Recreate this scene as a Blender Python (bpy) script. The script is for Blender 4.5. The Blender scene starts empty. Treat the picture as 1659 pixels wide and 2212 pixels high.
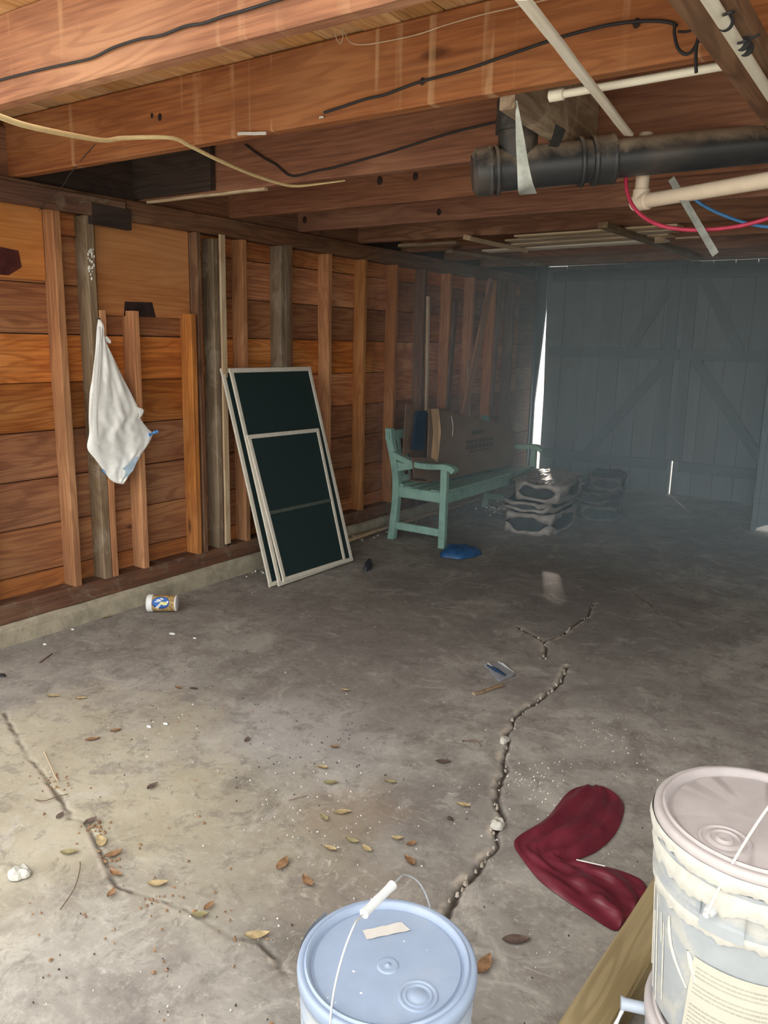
import bpy, bmesh, math, random
import numpy as np
from mathutils import Vector, Matrix, noise
random.seed(7)
rng = np.random.RandomState(7)
SC = bpy.context.scene
COL = SC.collection
# ------------------------------------------------------------------ camera
IMG_W, IMG_H, FPX, EYE = 1659, 2212, 1711.27, 1.4
yaw, pitch, roll = math.radians(34.4714), math.radians(12.1096), math.radians(1.2676)
F = np.array([-math.sin(yaw)*math.cos(pitch), math.cos(yaw)*math.cos(pitch), -math.sin(pitch)])
r0 = np.array([math.cos(yaw), math.sin(yaw), 0.]); u0 = np.cross(r0, F)
R = r0*math.cos(roll)+u0*math.sin(roll); U = -r0*math.sin(roll)+u0*math.cos(roll)
cam_d = bpy.data.cameras.new('camera'); cam = bpy.data.objects.new('camera', cam_d); COL.objects.link(cam)
cam.matrix_world = Matrix(((R[0], U[0], -F[0], 0), (R[1], U[1], -F[1], 0), (R[2], U[2], -F[2], EYE), (0, 0, 0, 1)))
cam_d.sensor_fit = 'HORIZONTAL'; cam_d.sensor_width = 36; cam_d.lens = FPX/IMG_W*36
cam_d.clip_start = 0.02; cam_d.clip_end = 200
SC.camera = cam
# ------------------------------------------------------------------ world, sun, exposure
w = bpy.data.worlds.new('world'); SC.world = w; w.use_nodes = True
nt = w.node_tree; nt.nodes.clear()
wo = nt.nodes.new('ShaderNodeOutputWorld'); bg = nt.nodes.new('ShaderNodeBackground')
bg.inputs['Color'].default_value = (1.0, 0.985, 0.95, 1); bg.inputs['Strength'].default_value = 3.4
nt.links.new(bg.outputs[0], wo.inputs[0])
sun_d = bpy.data.lights.new('sun', 'SUN'); sun_d.energy = 9.0; sun_d.angle = math.radians(1.6); sun_d.color = (1, .95, .86)
sun = bpy.data.objects.new('sun', sun_d); COL.objects.link(sun)
sun.rotation_euler = Vector((-0.43, 0.90, 0.40)).to_track_quat('Z', 'Y').to_euler()
# the phone's own flash, just under its lens
fl_d = bpy.data.lights.new('phone_flash', 'POINT'); fl_d.energy = 7.5; fl_d.shadow_soft_size = 0.02; fl_d.color = (1.0, .97, .9)
fl = bpy.data.objects.new('phone_flash', fl_d); COL.objects.link(fl); fl.location = (-0.06, 0.0, 1.31)
SC.view_settings.view_transform = 'Standard'; SC.view_settings.look = 'None'
SC.view_settings.gamma = 1; SC.view_settings.use_curve_mapping = False; SC.view_settings.exposure = 0.0
SC.cycles.max_bounces = 8; SC.cycles.diffuse_bounces = 5; SC.cycles.use_denoising = True
SC.cycles.sample_clamp_indirect = 6; SC.cycles.volume_bounces = 2; SC.cycles.use_adaptive_sampling = True; SC.cycles.adaptive_threshold = 0.02
YO = .95                                   # the open doorway: everything in front of it is out of doors

# ------------------------------------------------------------------ helpers: pixel of the photo -> point on a real plane
def ray(x, y): return F + R*(x-IMG_W/2)/FPX - U*(y-IMG_H/2)/FPX
def zp(x, y, z=0.): d = ray(x, y); t = (z-EYE)/d[2]; return Vector((d[0]*t, d[1]*t, z))
def xp(x, y, X): d = ray(x, y); t = X/d[0]; return Vector((X, d[1]*t, EYE+d[2]*t))
def yp(x, y, Y): d = ray(x, y); t = Y/d[1]; return Vector((d[0]*t, Y, EYE+d[2]*t))
def dp(x, y, D): d = ray(x, y); return Vector((d[0]*D, d[1]*D, EYE+d[2]*D))

class MB:
    def __init__(s): s.v = []; s.f = []; s.sm = []
    def add(s, vs, fs, smooth=False):
        o = len(s.v); s.v += [tuple(v) for v in vs]; s.f += [tuple(i+o for i in f) for f in fs]; s.sm += [smooth]*len(fs); return s
    def box(s, x0, x1, y0, y1, z0, z1):
        return s.add([(x0,y0,z0),(x1,y0,z0),(x1,y1,z0),(x0,y1,z0),(x0,y0,z1),(x1,y0,z1),(x1,y1,z1),(x0,y1,z1)],
                     [(0,3,2,1),(4,5,6,7),(0,1,5,4),(1,2,6,5),(2,3,7,6),(3,0,4,7)])
    def tube(s, pts, r, n=8, caps=True):
        pts = [Vector(p) for p in pts]; k = len(pts); vs = []; fs = []
        rs = r if isinstance(r, (list, tuple)) else [r]*k
        up = None
        for i, p in enumerate(pts):
            t = (pts[min(i+1, k-1)]-pts[max(i-1, 0)]).normalized()
            if up is None: up = Vector((0,0,1)) if abs(t.z) < .9 else Vector((1,0,0))
            a = t.cross(up).normalized(); b = a.cross(t).normalized(); up = b
            for j in range(n):
                th = 2*math.pi*j/n; vs.append(p+a*math.cos(th)*rs[i]+b*math.sin(th)*rs[i])
        for i in range(k-1):
            for j in range(n):
                fs.append((i*n+j, i*n+(j+1) % n, (i+1)*n+(j+1) % n, (i+1)*n+j))
        s.add(vs, fs, True)
        if caps:
            s.add(vs[:n], [tuple(range(n))]); s.add(vs[-n:], [tuple(reversed(range(n)))])
        return s
    def lathe(s, prof, c=(0,0,0), n=64, M=None, close=False):
        vs = []; fs = []; c = Vector(c)
        for (r, z) in prof:
            for j in range(n):
                th = 2*math.pi*j/n; p = Vector((r*math.cos(th), r*math.sin(th), z))
                if M: p = M @ p
                vs.append(p+c)
        for i in range(len(prof)-1):
            for j in range(n):
                fs.append((i*n+j, i*n+(j+1) % n, (i+1)*n+(j+1) % n, (i+1)*n+j))
        s.add(vs, fs, True)
        return s
    def grid(s, P, smooth=True, flip=False):
        a, b = len(P), len(P[0]); fs = []
        for i in range(a-1):
            for j in range(b-1):
                q = (i*b+j, i*b+j+1, (i+1)*b+j+1, (i+1)*b+j); fs.append(q[::-1] if flip else q)
        return s.add([p for row in P for p in row], fs, smooth)
    def build(s, name, mat, parent=None, label=None, sharp=None):
        me = bpy.data.meshes.new(name); me.from_pydata(s.v, [], s.f); me.materials.append(mat)
        me.polygons.foreach_set('use_smooth', s.sm); me.update()
        bm = bmesh.new(); bm.from_mesh(me); bmesh.ops.recalc_face_normals(bm, faces=bm.faces); bm.to_mesh(me); bm.free()
        if sharp: me.set_sharp_from_angle(angle=math.radians(sharp))
        o = bpy.data.objects.new(name, me); COL.objects.link(o)
        if parent: attach(o, parent)
        if label: o['label'] = label
        return o
def attach(o, parent):
    o.parent = parent; bpy.context.view_layer.update() if False else None
    o.matrix_parent_inverse = Matrix.Translation(-Vector(parent['base'])) if 'base' in parent else Matrix.Identity(4)
def empty(name, loc, label, cat, group=None):
    o = bpy.data.objects.new(name, None); COL.objects.link(o); o.location = loc; o['base'] = tuple(loc)
    o.empty_display_size = .1; tag(o, label, cat, group); return o
def tag(o, label=None, cat=None, group=None, kind=None):
    if label: o['label'] = label
    if cat: o['category'] = cat
    if group: o['group'] = group
    if kind: o['kind'] = kind
    return o
def board(name, p0, p1, w, t, n, mat, parent=None, jit=.0015, seg=4, label=None, ch=.003):
    """timber from p0 to p1 (centres of its ends); w across, t along n; its grain runs along local X"""
    p0, p1 = Vector(p0), Vector(p1); L = (p1-p0).length; x = (p1-p0).normalized(); n = Vector(n)
    z = (n-x*n.dot(x)).normalized(); y = z.cross(x)
    hw, ht = w/2, t/2; c = min(ch, ht*.4)
    sec = [(-hw+c,-ht),(hw-c,-ht),(hw,-ht+c),(hw,ht-c),(hw-c,ht),(-hw+c,ht),(-hw,ht-c),(-hw,-ht+c)]
    mb = MB(); vs = []; fs = []
    for i in range(seg+1):
        dy, dz = random.uniform(-jit, jit), random.uniform(-jit, jit)
        if i in (0, seg): dy = dz = 0
        for (a, b) in sec: vs.append((L*(i/seg-.5), a+dy, b+dz))
    for i in range(seg):
        for j in range(8): fs.append((i*8+j, i*8+(j+1) % 8, (i+1)*8+(j+1) % 8, (i+1)*8+j))
    fs += [tuple(range(7, -1, -1)), tuple(range(seg*8, seg*8+8))]
    mb.add(vs, fs); o = mb.build(name, mat)
    c0 = (p0+p1)/2
    M = Matrix(((x.x,y.x,z.x,c0.x),(x.y,y.y,z.y,c0.y),(x.z,y.z,z.z,c0.z),(0,0,0,1)))
    o.matrix_world = M
    if parent:
        o.parent = parent
        if 'base' in parent: o.matrix_parent_inverse = Matrix.Translation(-Vector(parent['base']))
        o.matrix_basis = M
    if label: o['label'] = label
    return o
def spline(pts, k=6):
    pts = [Vector(p) for p in pts]; out = []
    for i in range(len(pts)-1):
        a = pts[max(i-1,0)]; b = pts[i]; c = pts[i+1]; d = pts[min(i+2, len(pts)-1)]
        for j in range(k):
            t = j/k; out.append(.5*((2*b)+(c-a)*t+(2*a-5*b+4*c-d)*t*t+(3*b-a-3*c+d)*t**3))
    out.append(pts[-1]); return out

# ------------------------------------------------------------------ materials
class NT:
    def __init__(s, name):
        s.m = bpy.data.materials.new(name); s.m.use_nodes = True; s.t = s.m.node_tree; s.t.nodes.clear()
        s.out = s.n('ShaderNodeOutputMaterial'); s.b = s.n('ShaderNodeBsdfPrincipled'); s.l(s.b.outputs[0], s.out.inputs[0])
    def n(s, k, **kw):
        x = s.t.nodes.new(k)
        for a, b in kw.items(): setattr(x, a, b)
        return x
    def l(s, a, b): s.t.links.new(a, b)
    def val(s, sock, v):
        if hasattr(v, 'links') or isinstance(v, bpy.types.NodeSocket): s.l(v, sock)
        else: sock.default_value = v
    def noise(s, vec, scale, detail=4, rough=.55, dist=0., dim='3D'):
        x = s.n('ShaderNodeTexNoise', noise_dimensions=dim)
        if vec is not None: s.l(vec, x.inputs['W' if dim == '1D' else 'Vector'])
        x.inputs['Scale'].default_value = scale; x.inputs['Detail'].default_value = detail
        x.inputs['Roughness'].default_value = rough; x.inputs['Distortion'].default_value = dist
        return x.outputs['Fac']
    def mapr(s, v, a, b, c=0., d=1.):
        x = s.n('ShaderNodeMapRange', interpolation_type='SMOOTHSTEP'); s.l(v, x.inputs['Value'])
        for k, q in (('From Min', a), ('From Max', b), ('To Min', c), ('To Max', d)): x.inputs[k].default_value = q
        return x.outputs['Result']
    def math(s, op, a, b=0.):
        x = s.n('ShaderNodeMath', operation=op); s.val(x.inputs[0], a); s.val(x.inputs[1], b); return x.outputs[0]
    def mix(s, f, a, b, mode='MIX'):
        x = s.n('ShaderNodeMix', data_type='RGBA', blend_type=mode)
        s.val(x.inputs[0], f); s.val(x.inputs[6], a if not isinstance(a, tuple) else (*a, 1)); s.val(x.inputs[7], b if not isinstance(b, tuple) else (*b, 1))
        return x.outputs[2]
    def scale(s, vec, sc, add=None):
        x = s.n('ShaderNodeVectorMath', operation='MULTIPLY'); s.l(vec, x.inputs[0]); x.inputs[1].default_value = sc; v = x.outputs[0]
        if add is not None:
            y = s.n('ShaderNodeVectorMath', operation='ADD'); s.l(v, y.inputs[0]); s.l(add, y.inputs[1]); v = y.outputs[0]
        return v
    def pos(s): return s.n('ShaderNodeNewGeometry').outputs['Position']
    def obj(s): return s.n('ShaderNodeTexCoord').outputs['Object']
    def rnd(s): return s.n('ShaderNodeObjectInfo').outputs['Random']
    def bump(s, h, st=.3, dist=.002):
        x = s.n('ShaderNodeBump'); x.inputs['Strength'].default_value = st; x.inputs['Distance'].default_value = dist
        s.l(h, x.inputs['Height']); s.l(x.outputs[0], s.b.inputs['Normal'])
    def fin(s, col, rough=.6, spec=.3, metal=0.):
        s.val(s.b.inputs['Base Color'], (*col, 1) if isinstance(col, tuple) else col)
        s.val(s.b.inputs['Roughness'], rough); s.b.inputs['Specular IOR Level'].default_value = spec
        s.b.inputs['Metallic'].default_value = metal; return s.m

def wood(name, base, dark, light, knots=.5, stain=.5, streak=False, vary=.25, rough=.75, grain=1., pale=None, sheet=False):
    s = NT(name); o = s.obj(); r = s.rnd()
    off = s.n('ShaderNodeCombineXYZ'); s.l(s.math('MULTIPLY', r, 31.7), off.inputs[0]); s.l(s.math('MULTIPLY', r, 57.3), off.inputs[1]); s.l(s.math('MULTIPLY', r, 13.1), off.inputs[2])
    k = .35 if sheet else 1
    v1 = s.scale(o, (2.0, 60., 60.), off.outputs[0]); v2 = s.scale(o, (1.1*k*2, 8.*k*2, 8.*k*2) if sheet else (1.1, 9., 9.), off.outputs[0])
    fine = s.noise(v1, 1.5, 5, .65)
    rings = s.noise(v2, 1.0, 2, .4, .35)
    sn = s.math('SINE', s.math('MULTIPLY', rings, 62.)); sn = s.mapr(sn, -.2, 1., 0, 1)
    broad = s.noise(s.scale(o, (1.2, 4., 4.), off.outputs[0]), 1.3, 3, .5)
    col = s.mix(s.mapr(fine, .3, .75), base, dark)
    col = s.mix(s.mapr(broad, .42, .72, 0, .75), col, light)
    col = s.mix(s.math('MULTIPLY', sn, .5*grain), col, dark)
    if knots > 0:
        vo = s.n('ShaderNodeTexVoronoi'); s.l(s.scale(o, (1.9, 6.5, 6.5), off.outputs[0]), vo.inputs['Vector']); vo.inputs['Scale'].default_value = 1.0
        kn = s.mapr(vo.outputs['Distance'], .05, .13, knots, 0)
        cell = s.n('ShaderNodeSeparateColor'); s.l(vo.outputs['Color'], cell.inputs[0])
        kn = s.math('MULTIPLY', kn, s.mapr(cell.outputs[0], .55, .6))
        col = s.mix(kn, col, tuple(c*.25 for c in dark))
    hsv = s.n('ShaderNodeHueSaturation'); s.l(col, hsv.inputs['Color'])
    s.l(s.mapr(r, 0, 1, 1-vary, 1+vary), hsv.inputs['Value'])
    r2 = s.math('FRACT', s.math('MULTIPLY', r, 7.31)); s.l(s.mapr(r2, 0, 1, .95, 1.12), hsv.inputs['Saturation'])
    col = hsv.outputs[0]
    p = s.pos()
    if stain:
        st = s.noise(p, 1.7, 4, .6, .4); col = s.mix(s.mapr(st, .48, .75, 0, stain), col, tuple(c*.35 for c in dark))
        sep = s.n('ShaderNodeSeparateXYZ'); s.l(p, sep.inputs[0])
        # weathering that rises from the damp foot of the wall
        ft = s.math('ADD', sep.outputs[2], s.math('MULTIPLY', s.noise(p, 2.5, 3), -.9))
        col = s.mix(s.mapr(ft, -.25, .35, stain*.55, 0), col, (.11, .075, .055))
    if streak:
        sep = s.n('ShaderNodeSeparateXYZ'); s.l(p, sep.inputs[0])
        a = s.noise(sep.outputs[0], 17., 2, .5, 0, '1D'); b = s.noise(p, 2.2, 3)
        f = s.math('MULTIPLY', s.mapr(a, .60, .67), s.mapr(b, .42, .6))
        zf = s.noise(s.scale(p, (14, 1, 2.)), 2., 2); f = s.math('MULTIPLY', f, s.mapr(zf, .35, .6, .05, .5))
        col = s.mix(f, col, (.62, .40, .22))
    if pale:
        a = s.noise(p, 6., 5, .7, .6); col = s.mix(s.mapr(a, .5, .68, 0, .8), col, pale)
    s.bump(s.math('ADD', fine, s.math('MULTIPLY', sn, .4)), .5, .0015)
    return s.fin(col, rough, .25)

M = {}
M['siding'] = wood('siding_wood', (.52,.215,.085), (.24,.08,.034), (.60,.295,.13), .9, .55, vary=.3)
M['plywood'] = wood('plywood', (.58,.27,.115), (.40,.16,.065), (.66,.34,.16), 0, .15, vary=.08, sheet=True, grain=.5)
M['stud'] = wood('stud_wood', (.57,.265,.105), (.30,.115,.048), (.64,.33,.15), .8, .35, vary=.2, grain=.8)
M['stud_grey'] = wood('grey_stud_wood', (.25,.185,.115), (.13,.085,.05), (.33,.25,.17), .5, .3, vary=.12, grain=.8, pale=(.36,.29,.21))
M['stud_dark'] = wood('dark_stud_wood', (.23,.12,.072), (.10,.055,.037), (.26,.17,.11), .5, .4, vary=.1)
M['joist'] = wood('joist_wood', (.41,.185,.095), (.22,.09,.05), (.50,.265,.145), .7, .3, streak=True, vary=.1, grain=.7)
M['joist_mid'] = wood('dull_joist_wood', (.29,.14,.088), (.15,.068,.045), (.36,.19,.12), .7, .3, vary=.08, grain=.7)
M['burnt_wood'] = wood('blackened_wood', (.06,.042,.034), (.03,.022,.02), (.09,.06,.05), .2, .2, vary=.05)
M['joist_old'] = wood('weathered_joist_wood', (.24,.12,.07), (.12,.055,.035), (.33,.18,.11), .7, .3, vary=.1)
M['deck'] = wood('deck_wood', (.60,.36,.17), (.40,.21,.09), (.70,.46,.25), .8, .1, vary=.15)
M['plate'] = wood('plate_wood', (.17,.085,.052), (.08,.04,.028), (.24,.15,.10), .3, .3, vary=.1, pale=(.22,.17,.12))
M['pale_wood'] = wood('pale_lath_wood', (.55,.44,.30), (.38,.27,.17), (.62,.52,.38), .5, .1, vary=.12)
M['white_wood'] = wood('whitewashed_wood', (.86,.81,.69), (.66,.59,.47), (.90,.86,.76), .2, 0, vary=.04, grain=.3)
M['post'] = wood('treated_post_wood', (.36,.29,.16), (.22,.17,.09), (.44,.36,.22), .5, .15, vary=.05)
M['scrap'] = wood('weathered_scrap_wood', (.34,.25,.16), (.16,.10,.065), (.45,.36,.25), .4, .2, vary=.05, pale=(.5,.42,.3))
M['door'] = wood('grey_painted_boards', (.16,.21,.24), (.125,.165,.19), (.19,.245,.275), 0, .0, vary=.06, grain=.2, rough=.65)
M['door_frame'] = wood('grey_painted_brace', (.105,.145,.17), (.08,.11,.13), (.13,.17,.20), 0, .0, vary=.06, grain=.2, rough=.65)

def plain(name, col, rough=.5, spec=.4, metal=0., var=.12, sc=30., bump=0., dirt=None, dsc=8., lo=.5, hi=.7, damt=.8):
    s = NT(name); p = s.obj(); a = s.noise(p, sc, 4)
    c = s.mix(s.mapr(a, .3, .7), tuple(x*(1-var) for x in col), tuple(min(1, x*(1+var)) for x in col))
    if dirt: c = s.mix(s.mapr(s.noise(p, dsc, 5, .65, .3), lo, hi, 0, damt), c, dirt)
    if bump: s.bump(a, bump, .001)
    return s.fin(c, rough, spec, metal)
M['lid_blue'] = plain('pale_blue_plastic', (.28,.35,.47), .38, .5, var=.03, dirt=(.37,.41,.47), dsc=6, lo=.5, hi=.8, damt=.5)
M['lid_grey'] = plain('dusty_grey_plastic', (.40,.365,.36), .45, .4, var=.05, dirt=(.50,.47,.45), dsc=7, lo=.5, hi=.75, damt=.6)
M['bucket_white'] = plain('translucent_white_plastic', (.36,.41,.48), .35, .5, var=.03, dirt=(.48,.48,.46), dsc=5, lo=.45, hi=.6, damt=.7)
M['bucket_plaster'] = plain('plaster_smeared_plastic', (.33,.355,.37), .5, .3, var=.05, bump=.3, dirt=(.46,.45,.40), dsc=7, lo=.50, hi=.62, damt=.8)
M['plaster'] = plain('dried_plaster', (.50,.49,.44), .8, .2, var=.08, sc=60, bump=.6)
M['white_plastic'] = plain('white_plastic', (.82,.83,.82), .4, .4, var=.03)
M['grip'] = plain('white_grip_plastic', (.62,.64,.65), .4, .4, var=.03)
M['wire'] = plain('galvanised_wire', (.62,.64,.64), .35, .6, .6, var=.1)
M['paper'] = plain('masking_tape_paper', (.56,.54,.50), .8, .2, var=.03)
M['bag'] = plain('white_plastic_film', (.95,.96,.92), .38, .5, var=.03, sc=55, bump=.9)
M['blue_tie'] = plain('blue_plastic_film', (.10,.32,.72), .4, .4)
M['pale_blue_film'] = plain('pale_blue_film', (.55,.70,.85), .42, .4)
M['satin'] = plain('maroon_satin', (.135,.018,.032), .36, .6, var=.2, sc=9)
M['teal'] = plain('teal_paint', (.25,.42,.36), .5, .35, var=.1, sc=14, bump=.1, dirt=(.13,.23,.20), dsc=5)
M['card'] = plain('cardboard', (.19,.135,.10), .85, .1, var=.1, sc=6)
M['card_light'] = plain('cardboard_inner', (.42,.28,.16), .85, .1, var=.08, sc=8)
M['card_print'] = plain('cardboard_black_print', (.085,.062,.055), .8, .1)
M['navy'] = plain('dark_blue_cloth', (.02,.045,.085), .8, .1)
M['frame_white'] = plain('cream_painted_aluminium', (.70,.66,.56), .4, .4, var=.05, dirt=(.5,.45,.36), dsc=14, lo=.6, hi=.75, damt=.5)
M['mesh'] = plain('dark_green_screen_mesh', (.016,.034,.034), .6, .3, var=.15, sc=400, bump=.3)
M['mesh_bar'] = plain('bar_seen_through_mesh', (.085,.10,.085), .7, .2)
M['abs'] = plain('black_drain_plastic', (.028,.032,.034), .42, .5, var=.2, sc=10, dirt=(.26,.22,.17), dsc=5, lo=.46, hi=.62, damt=.85)
s = NT('dusty_black_plastic'); p = s.pos(); gn = s.n('ShaderNodeNewGeometry'); sp = s.n('ShaderNodeSeparateXYZ'); s.l(gn.outputs['Normal'], sp.inputs[0])
a = s.noise(p, 9., 5, .65, .4); c = s.mix(s.mapr(s.noise(p, 3., 4, .6, .3), .45, .62, 0, .55), (.025,.028,.03), (.10,.08,.065))
f = s.mapr(s.math('ADD', sp.outputs[2], s.math('MULTIPLY', s.math('SUBTRACT', a, .5), 2.2)), -.02, 1.0); c = s.mix(s.math('MULTIPLY', f, .95), c, (.34,.27,.20))
M['abs'] = s.fin(c, .42, .5)
M['pvc_white'] = plain('white_pvc', (.80,.76,.62), .4, .4, var=.04, sc=20)
M['pvc_beige'] = plain('beige_pvc', (.62,.52,.40), .45, .35, var=.07, sc=14)
M['galv'] = plain('galvanised_strap', (.34,.36,.33), .45, .5, .5, var=.2, sc=25)
M['cable_black'] = plain('black_cable', (.025,.025,.028), .55, .3, var=.1)
M['cable_yellow'] = plain('yellow_cable', (.95,.76,.40), .5, .3, var=.06)
M['string'] = plain('pale_string', (.55,.42,.29), .8, .1)
M['red_pex'] = plain('red_tubing', (.40,.03,.07), .4, .4)
M['blue_pex'] = plain('blue_tubing', (.05,.19,.42), .4, .4)
M['jar_tan'] = plain('tan_label_paper', (.40,.27,.12), .5, .3, var=.35, sc=60)
M['jar_blue'] = plain('blue_print', (.035,.15,.50), .45, .3)
M['jar_navy'] = plain('navy_print', (.03,.06,.20), .45, .3)
M['print_white'] = plain('white_print', (.80,.82,.78), .5, .3)
M['print_yellow'] = plain('pale_yellow_print', (.70,.68,.28), .5, .3)
M['print_black'] = plain('black_print', (.03,.03,.04), .5, .3)
M['leaf_brown'] = plain('dry_brown_leaf', (.25,.145,.078), .7, .2, var=.3, sc=50)
M['leaf_tan'] = plain('dry_tan_leaf', (.40,.31,.17), .7, .2, var=.25, sc=50)
M['leaf_green'] = plain('dry_olive_leaf', (.28,.245,.13), .7, .2, var=.25, sc=50)
M['leaf_grey'] = plain('dark_dead_leaf', (.12,.085,.07), .7, .2, var=.25, sc=50)
M['dark_bits'] = plain('dark_crumbs', (.05,.04,.035), .8, .2, var=.3)
M['pale_bits'] = plain('pale_chips', (.72,.70,.64), .7, .2, var=.2)
M['twig'] = plain('twig_bark', (.16,.11,.08), .8, .1)
M['wrap'] = plain('torn_pale_wrapping', (.30,.285,.265), .5, .3, var=.2, sc=20, bump=.4)
M['pack'] = plain('dark_packed_material', (.035,.042,.048), .7, .2, var=.3, sc=20, bump=.4)
M['pack_top'] = plain('crumpled_grey_sheet', (.30,.28,.26), .55, .4, var=.35, sc=26, bump=.8)
M['blue_thing'] = plain('blue_plastic', (.02,.085,.22), .5, .4, var=.2, sc=20)
M['dark_metal'] = plain('old_dark_metal', (.06,.06,.06), .5, .5, .4)
M['mint'] = plain('pale_mint_paint', (.42,.50,.43), .5, .3, var=.08)
M['soil'] = plain('dark_dirt', (.075,.06,.048), .95, .1, var=.4, sc=80, bump=.8)
M['red_stain'] = plain('dark_red_stain', (.075,.018,.014), .6, .3, var=.3, sc=20)
M['burnt'] = plain('charred_wood', (.035,.022,.02), .8, .2, var=.3, sc=20)
s = NT('clear_film'); s.fin((.75,.78,.85), .12, .5); s.b.inputs['Transmission Weight'].default_value = .75; s.b.inputs['IOR'].default_value = 1.2; M['clear'] = s.m

M['rubble'] = plain('beige_rubble', (.36,.315,.265), .85, .2, var=.35, sc=60, bump=.5)
# concrete: colour, wear, stains; 'crack' (0..1) is dirt lying in the real grooves
s = NT('old_concrete'); p = s.pos()
a = s.noise(p, 1.1, 5, .6, .3); b = s.noise(p, 5., 6, .65, .5); c = s.noise(p, 40., 4, .7); d = s.noise(p, 160., 3, .7)
col = s.mix(s.mapr(a, .32, .68), (.25,.232,.21), (.41,.39,.345))
col = s.mix(s.mapr(b, .40, .64, 0, .8), col, (.215,.192,.172)); col = s.mix(s.mapr(s.noise(p, 2.4, 6, .7, 1.1), .54, .68, 0, .6), col, (.49,.465,.42))
col = s.mix(s.mapr(c, .5, .75, 0, .5), col, (.49,.465,.42))
col = s.mix(s.mapr(d, .58, .75, 0, .55), col, (.14,.115,.095))
for (x, y, rad, amt, cc) in ((-1.9,2.55,.75,.5,(.19,.17,.155)), (-2.3,3.3,.8,.5,(.17,.15,.135)), (-1.35,3.5,.9,.5,(.17,.155,.145)), (-1.05,1.95,.32,.45,(.16,.14,.13)), (-2.0,4.5,1.3,.6,(.15,.135,.125)),
                             (-1.75,1.98,.42,.5,(.47,.455,.44)), (-1.5,1.45,.5,.45,(.38,.34,.235)), (-2.2,1.25,.8,.55,(.46,.41,.28)), (-1.3,1.75,.22,.45,(.27,.20,.14)), (-1.05,1.40,.3,.4,(.22,.18,.145)), (-1.2,6.3,1.8,.5,(.17,.16,.15)), (-1.05,1.24,.10,.6,(.13,.12,.10))):
    vm = s.n('ShaderNodeVectorMath', operation='DISTANCE'); s.l(p, vm.inputs[0]); vm.inputs[1].default_value = (x, y, 0)
    f = s.math('ADD', vm.outputs['Value'], s.math('MULTIPLY', s.math('SUBTRACT', s.noise(p, 2.6/rad**.5, 4, .6), .5), rad*1.4))
    col = s.mix(s.mapr(f, rad*.35, rad*1.05, amt, 0), col, cc)
stv = s.scale(p, (3.5, 11., 1.)); e_ = s.noise(stv, 3.2, 6, .75, 1.2); col = s.mix(s.mapr(e_, .57, .70, 0, .55), col, (.52,.48,.40))
e2 = s.noise(p, 14., 6, .75, .8); col = s.mix(s.mapr(e2, .54, .66, 0, .55), col, (.16,.14,.12)); e4 = s.noise(p, 7., 9, .78, .5); col = s.mix(s.mapr(e4, .52, .60, 0, .42), col, (.15,.135,.12)); e5 = s.noise(s.scale(p, (1, 1, 1), None), 4.3, 9, .8, .9); col = s.mix(s.mapr(e5, .53, .62, 0, .4), col, (.50,.475,.43)); col = s.mix(s.mapr(s.noise(p, 26., 4, .8, 1.), .60, .72, 0, .6), col, (.55,.52,.46))
at = s.n('ShaderNodeAttribute', attribute_name='crack')
col = s.mix(at.outputs['Fac'], col, (.055,.045,.035))
at2 = s.n('ShaderNodeAttribute', attribute_name='lip')
col = s.mix(at2.outputs['Fac'], col, (.47,.41,.34))
s.bump(s.math('ADD', s.math('ADD', b, s.math('MULTIPLY', c, .4)), s.math('MULTIPLY', d, .3)), .35, .003)
M['concrete'] = s.fin(col, .7, .35)
s = NT('pale_concrete_curb'); p = s.pos(); b = s.noise(p, 9., 6, .65, .5); d = s.noise(p, 70., 3, .7)
col = s.mix(s.mapr(b, .35, .65), (.42,.38,.28), (.30,.265,.20)); col = s.mix(s.mapr(d, .55, .75, 0, .6), col, (.18,.155,.12))
s.bump(s.math('ADD', b, d), .6, .004); M['curb'] = s.fin(col, .85, .2)
M['drive'] = plain('sunlit_driveway', (.50,.47,.41), .9, .1, var=.1, sc=3)
M['outer'] = plain('outer_sheathing', (.10,.08,.07), .9, .1)
M['roof'] = plain('roof_covering', (.12,.11,.10), .9, .1)

def struct(o, label=None): o['kind'] = 'structure'; (label and o.__setitem__('label', label)); return o

# ------------------------------------------------------------------ the setting
XS, XF, XC = -3.44, -3.35, -3.33          # siding face, stud front, curb front
YB, ZD = 7.9, 2.28                          # back wall, underside of the roof deck
# floor with real cracks
CR = [([(1225,1440),(1212,1475),(1190,1492),(1165,1512),(1135,1530),(1108,1553),(1112,1570),(1095,1585),(1100,1607),(1088,1638),(1092,1660),(1080,1690),(1075,1730),(1088,1762),(1070,1795),(1078,1825),(1050,1850),(1032,1878),(1000,1905),(988,1930),(970,1970),(950,1998),(900,2080)], .0085),
      ([(1120,1355),(1150,1372),(1175,1385),(1182,1400),(1177,1422)], .0085), ([(1175,1385),(1215,1372),(1240,1350),(1270,1330),(1282,1300)], .0083),
      ([(765,1265),(810,1280),(860,1295),(930,1306),(995,1322)], .004), ([(1365,1280),(1400,1302),(1425,1330)], .006),
      ([(8,1540),(20,1562),(40,1600),(60,1635),(90,1665),(110,1700),(140,1735),(152,1765)], .0068),
      ([(152,1765),(180,1772),(200,1800),(225,1850),(240,1890),(250,1910),(290,1925),(350,1940),(400,1960),(450,1990),(500,2020),(560,2030),(600,2070),(620,2115)], .0060)]
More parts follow.
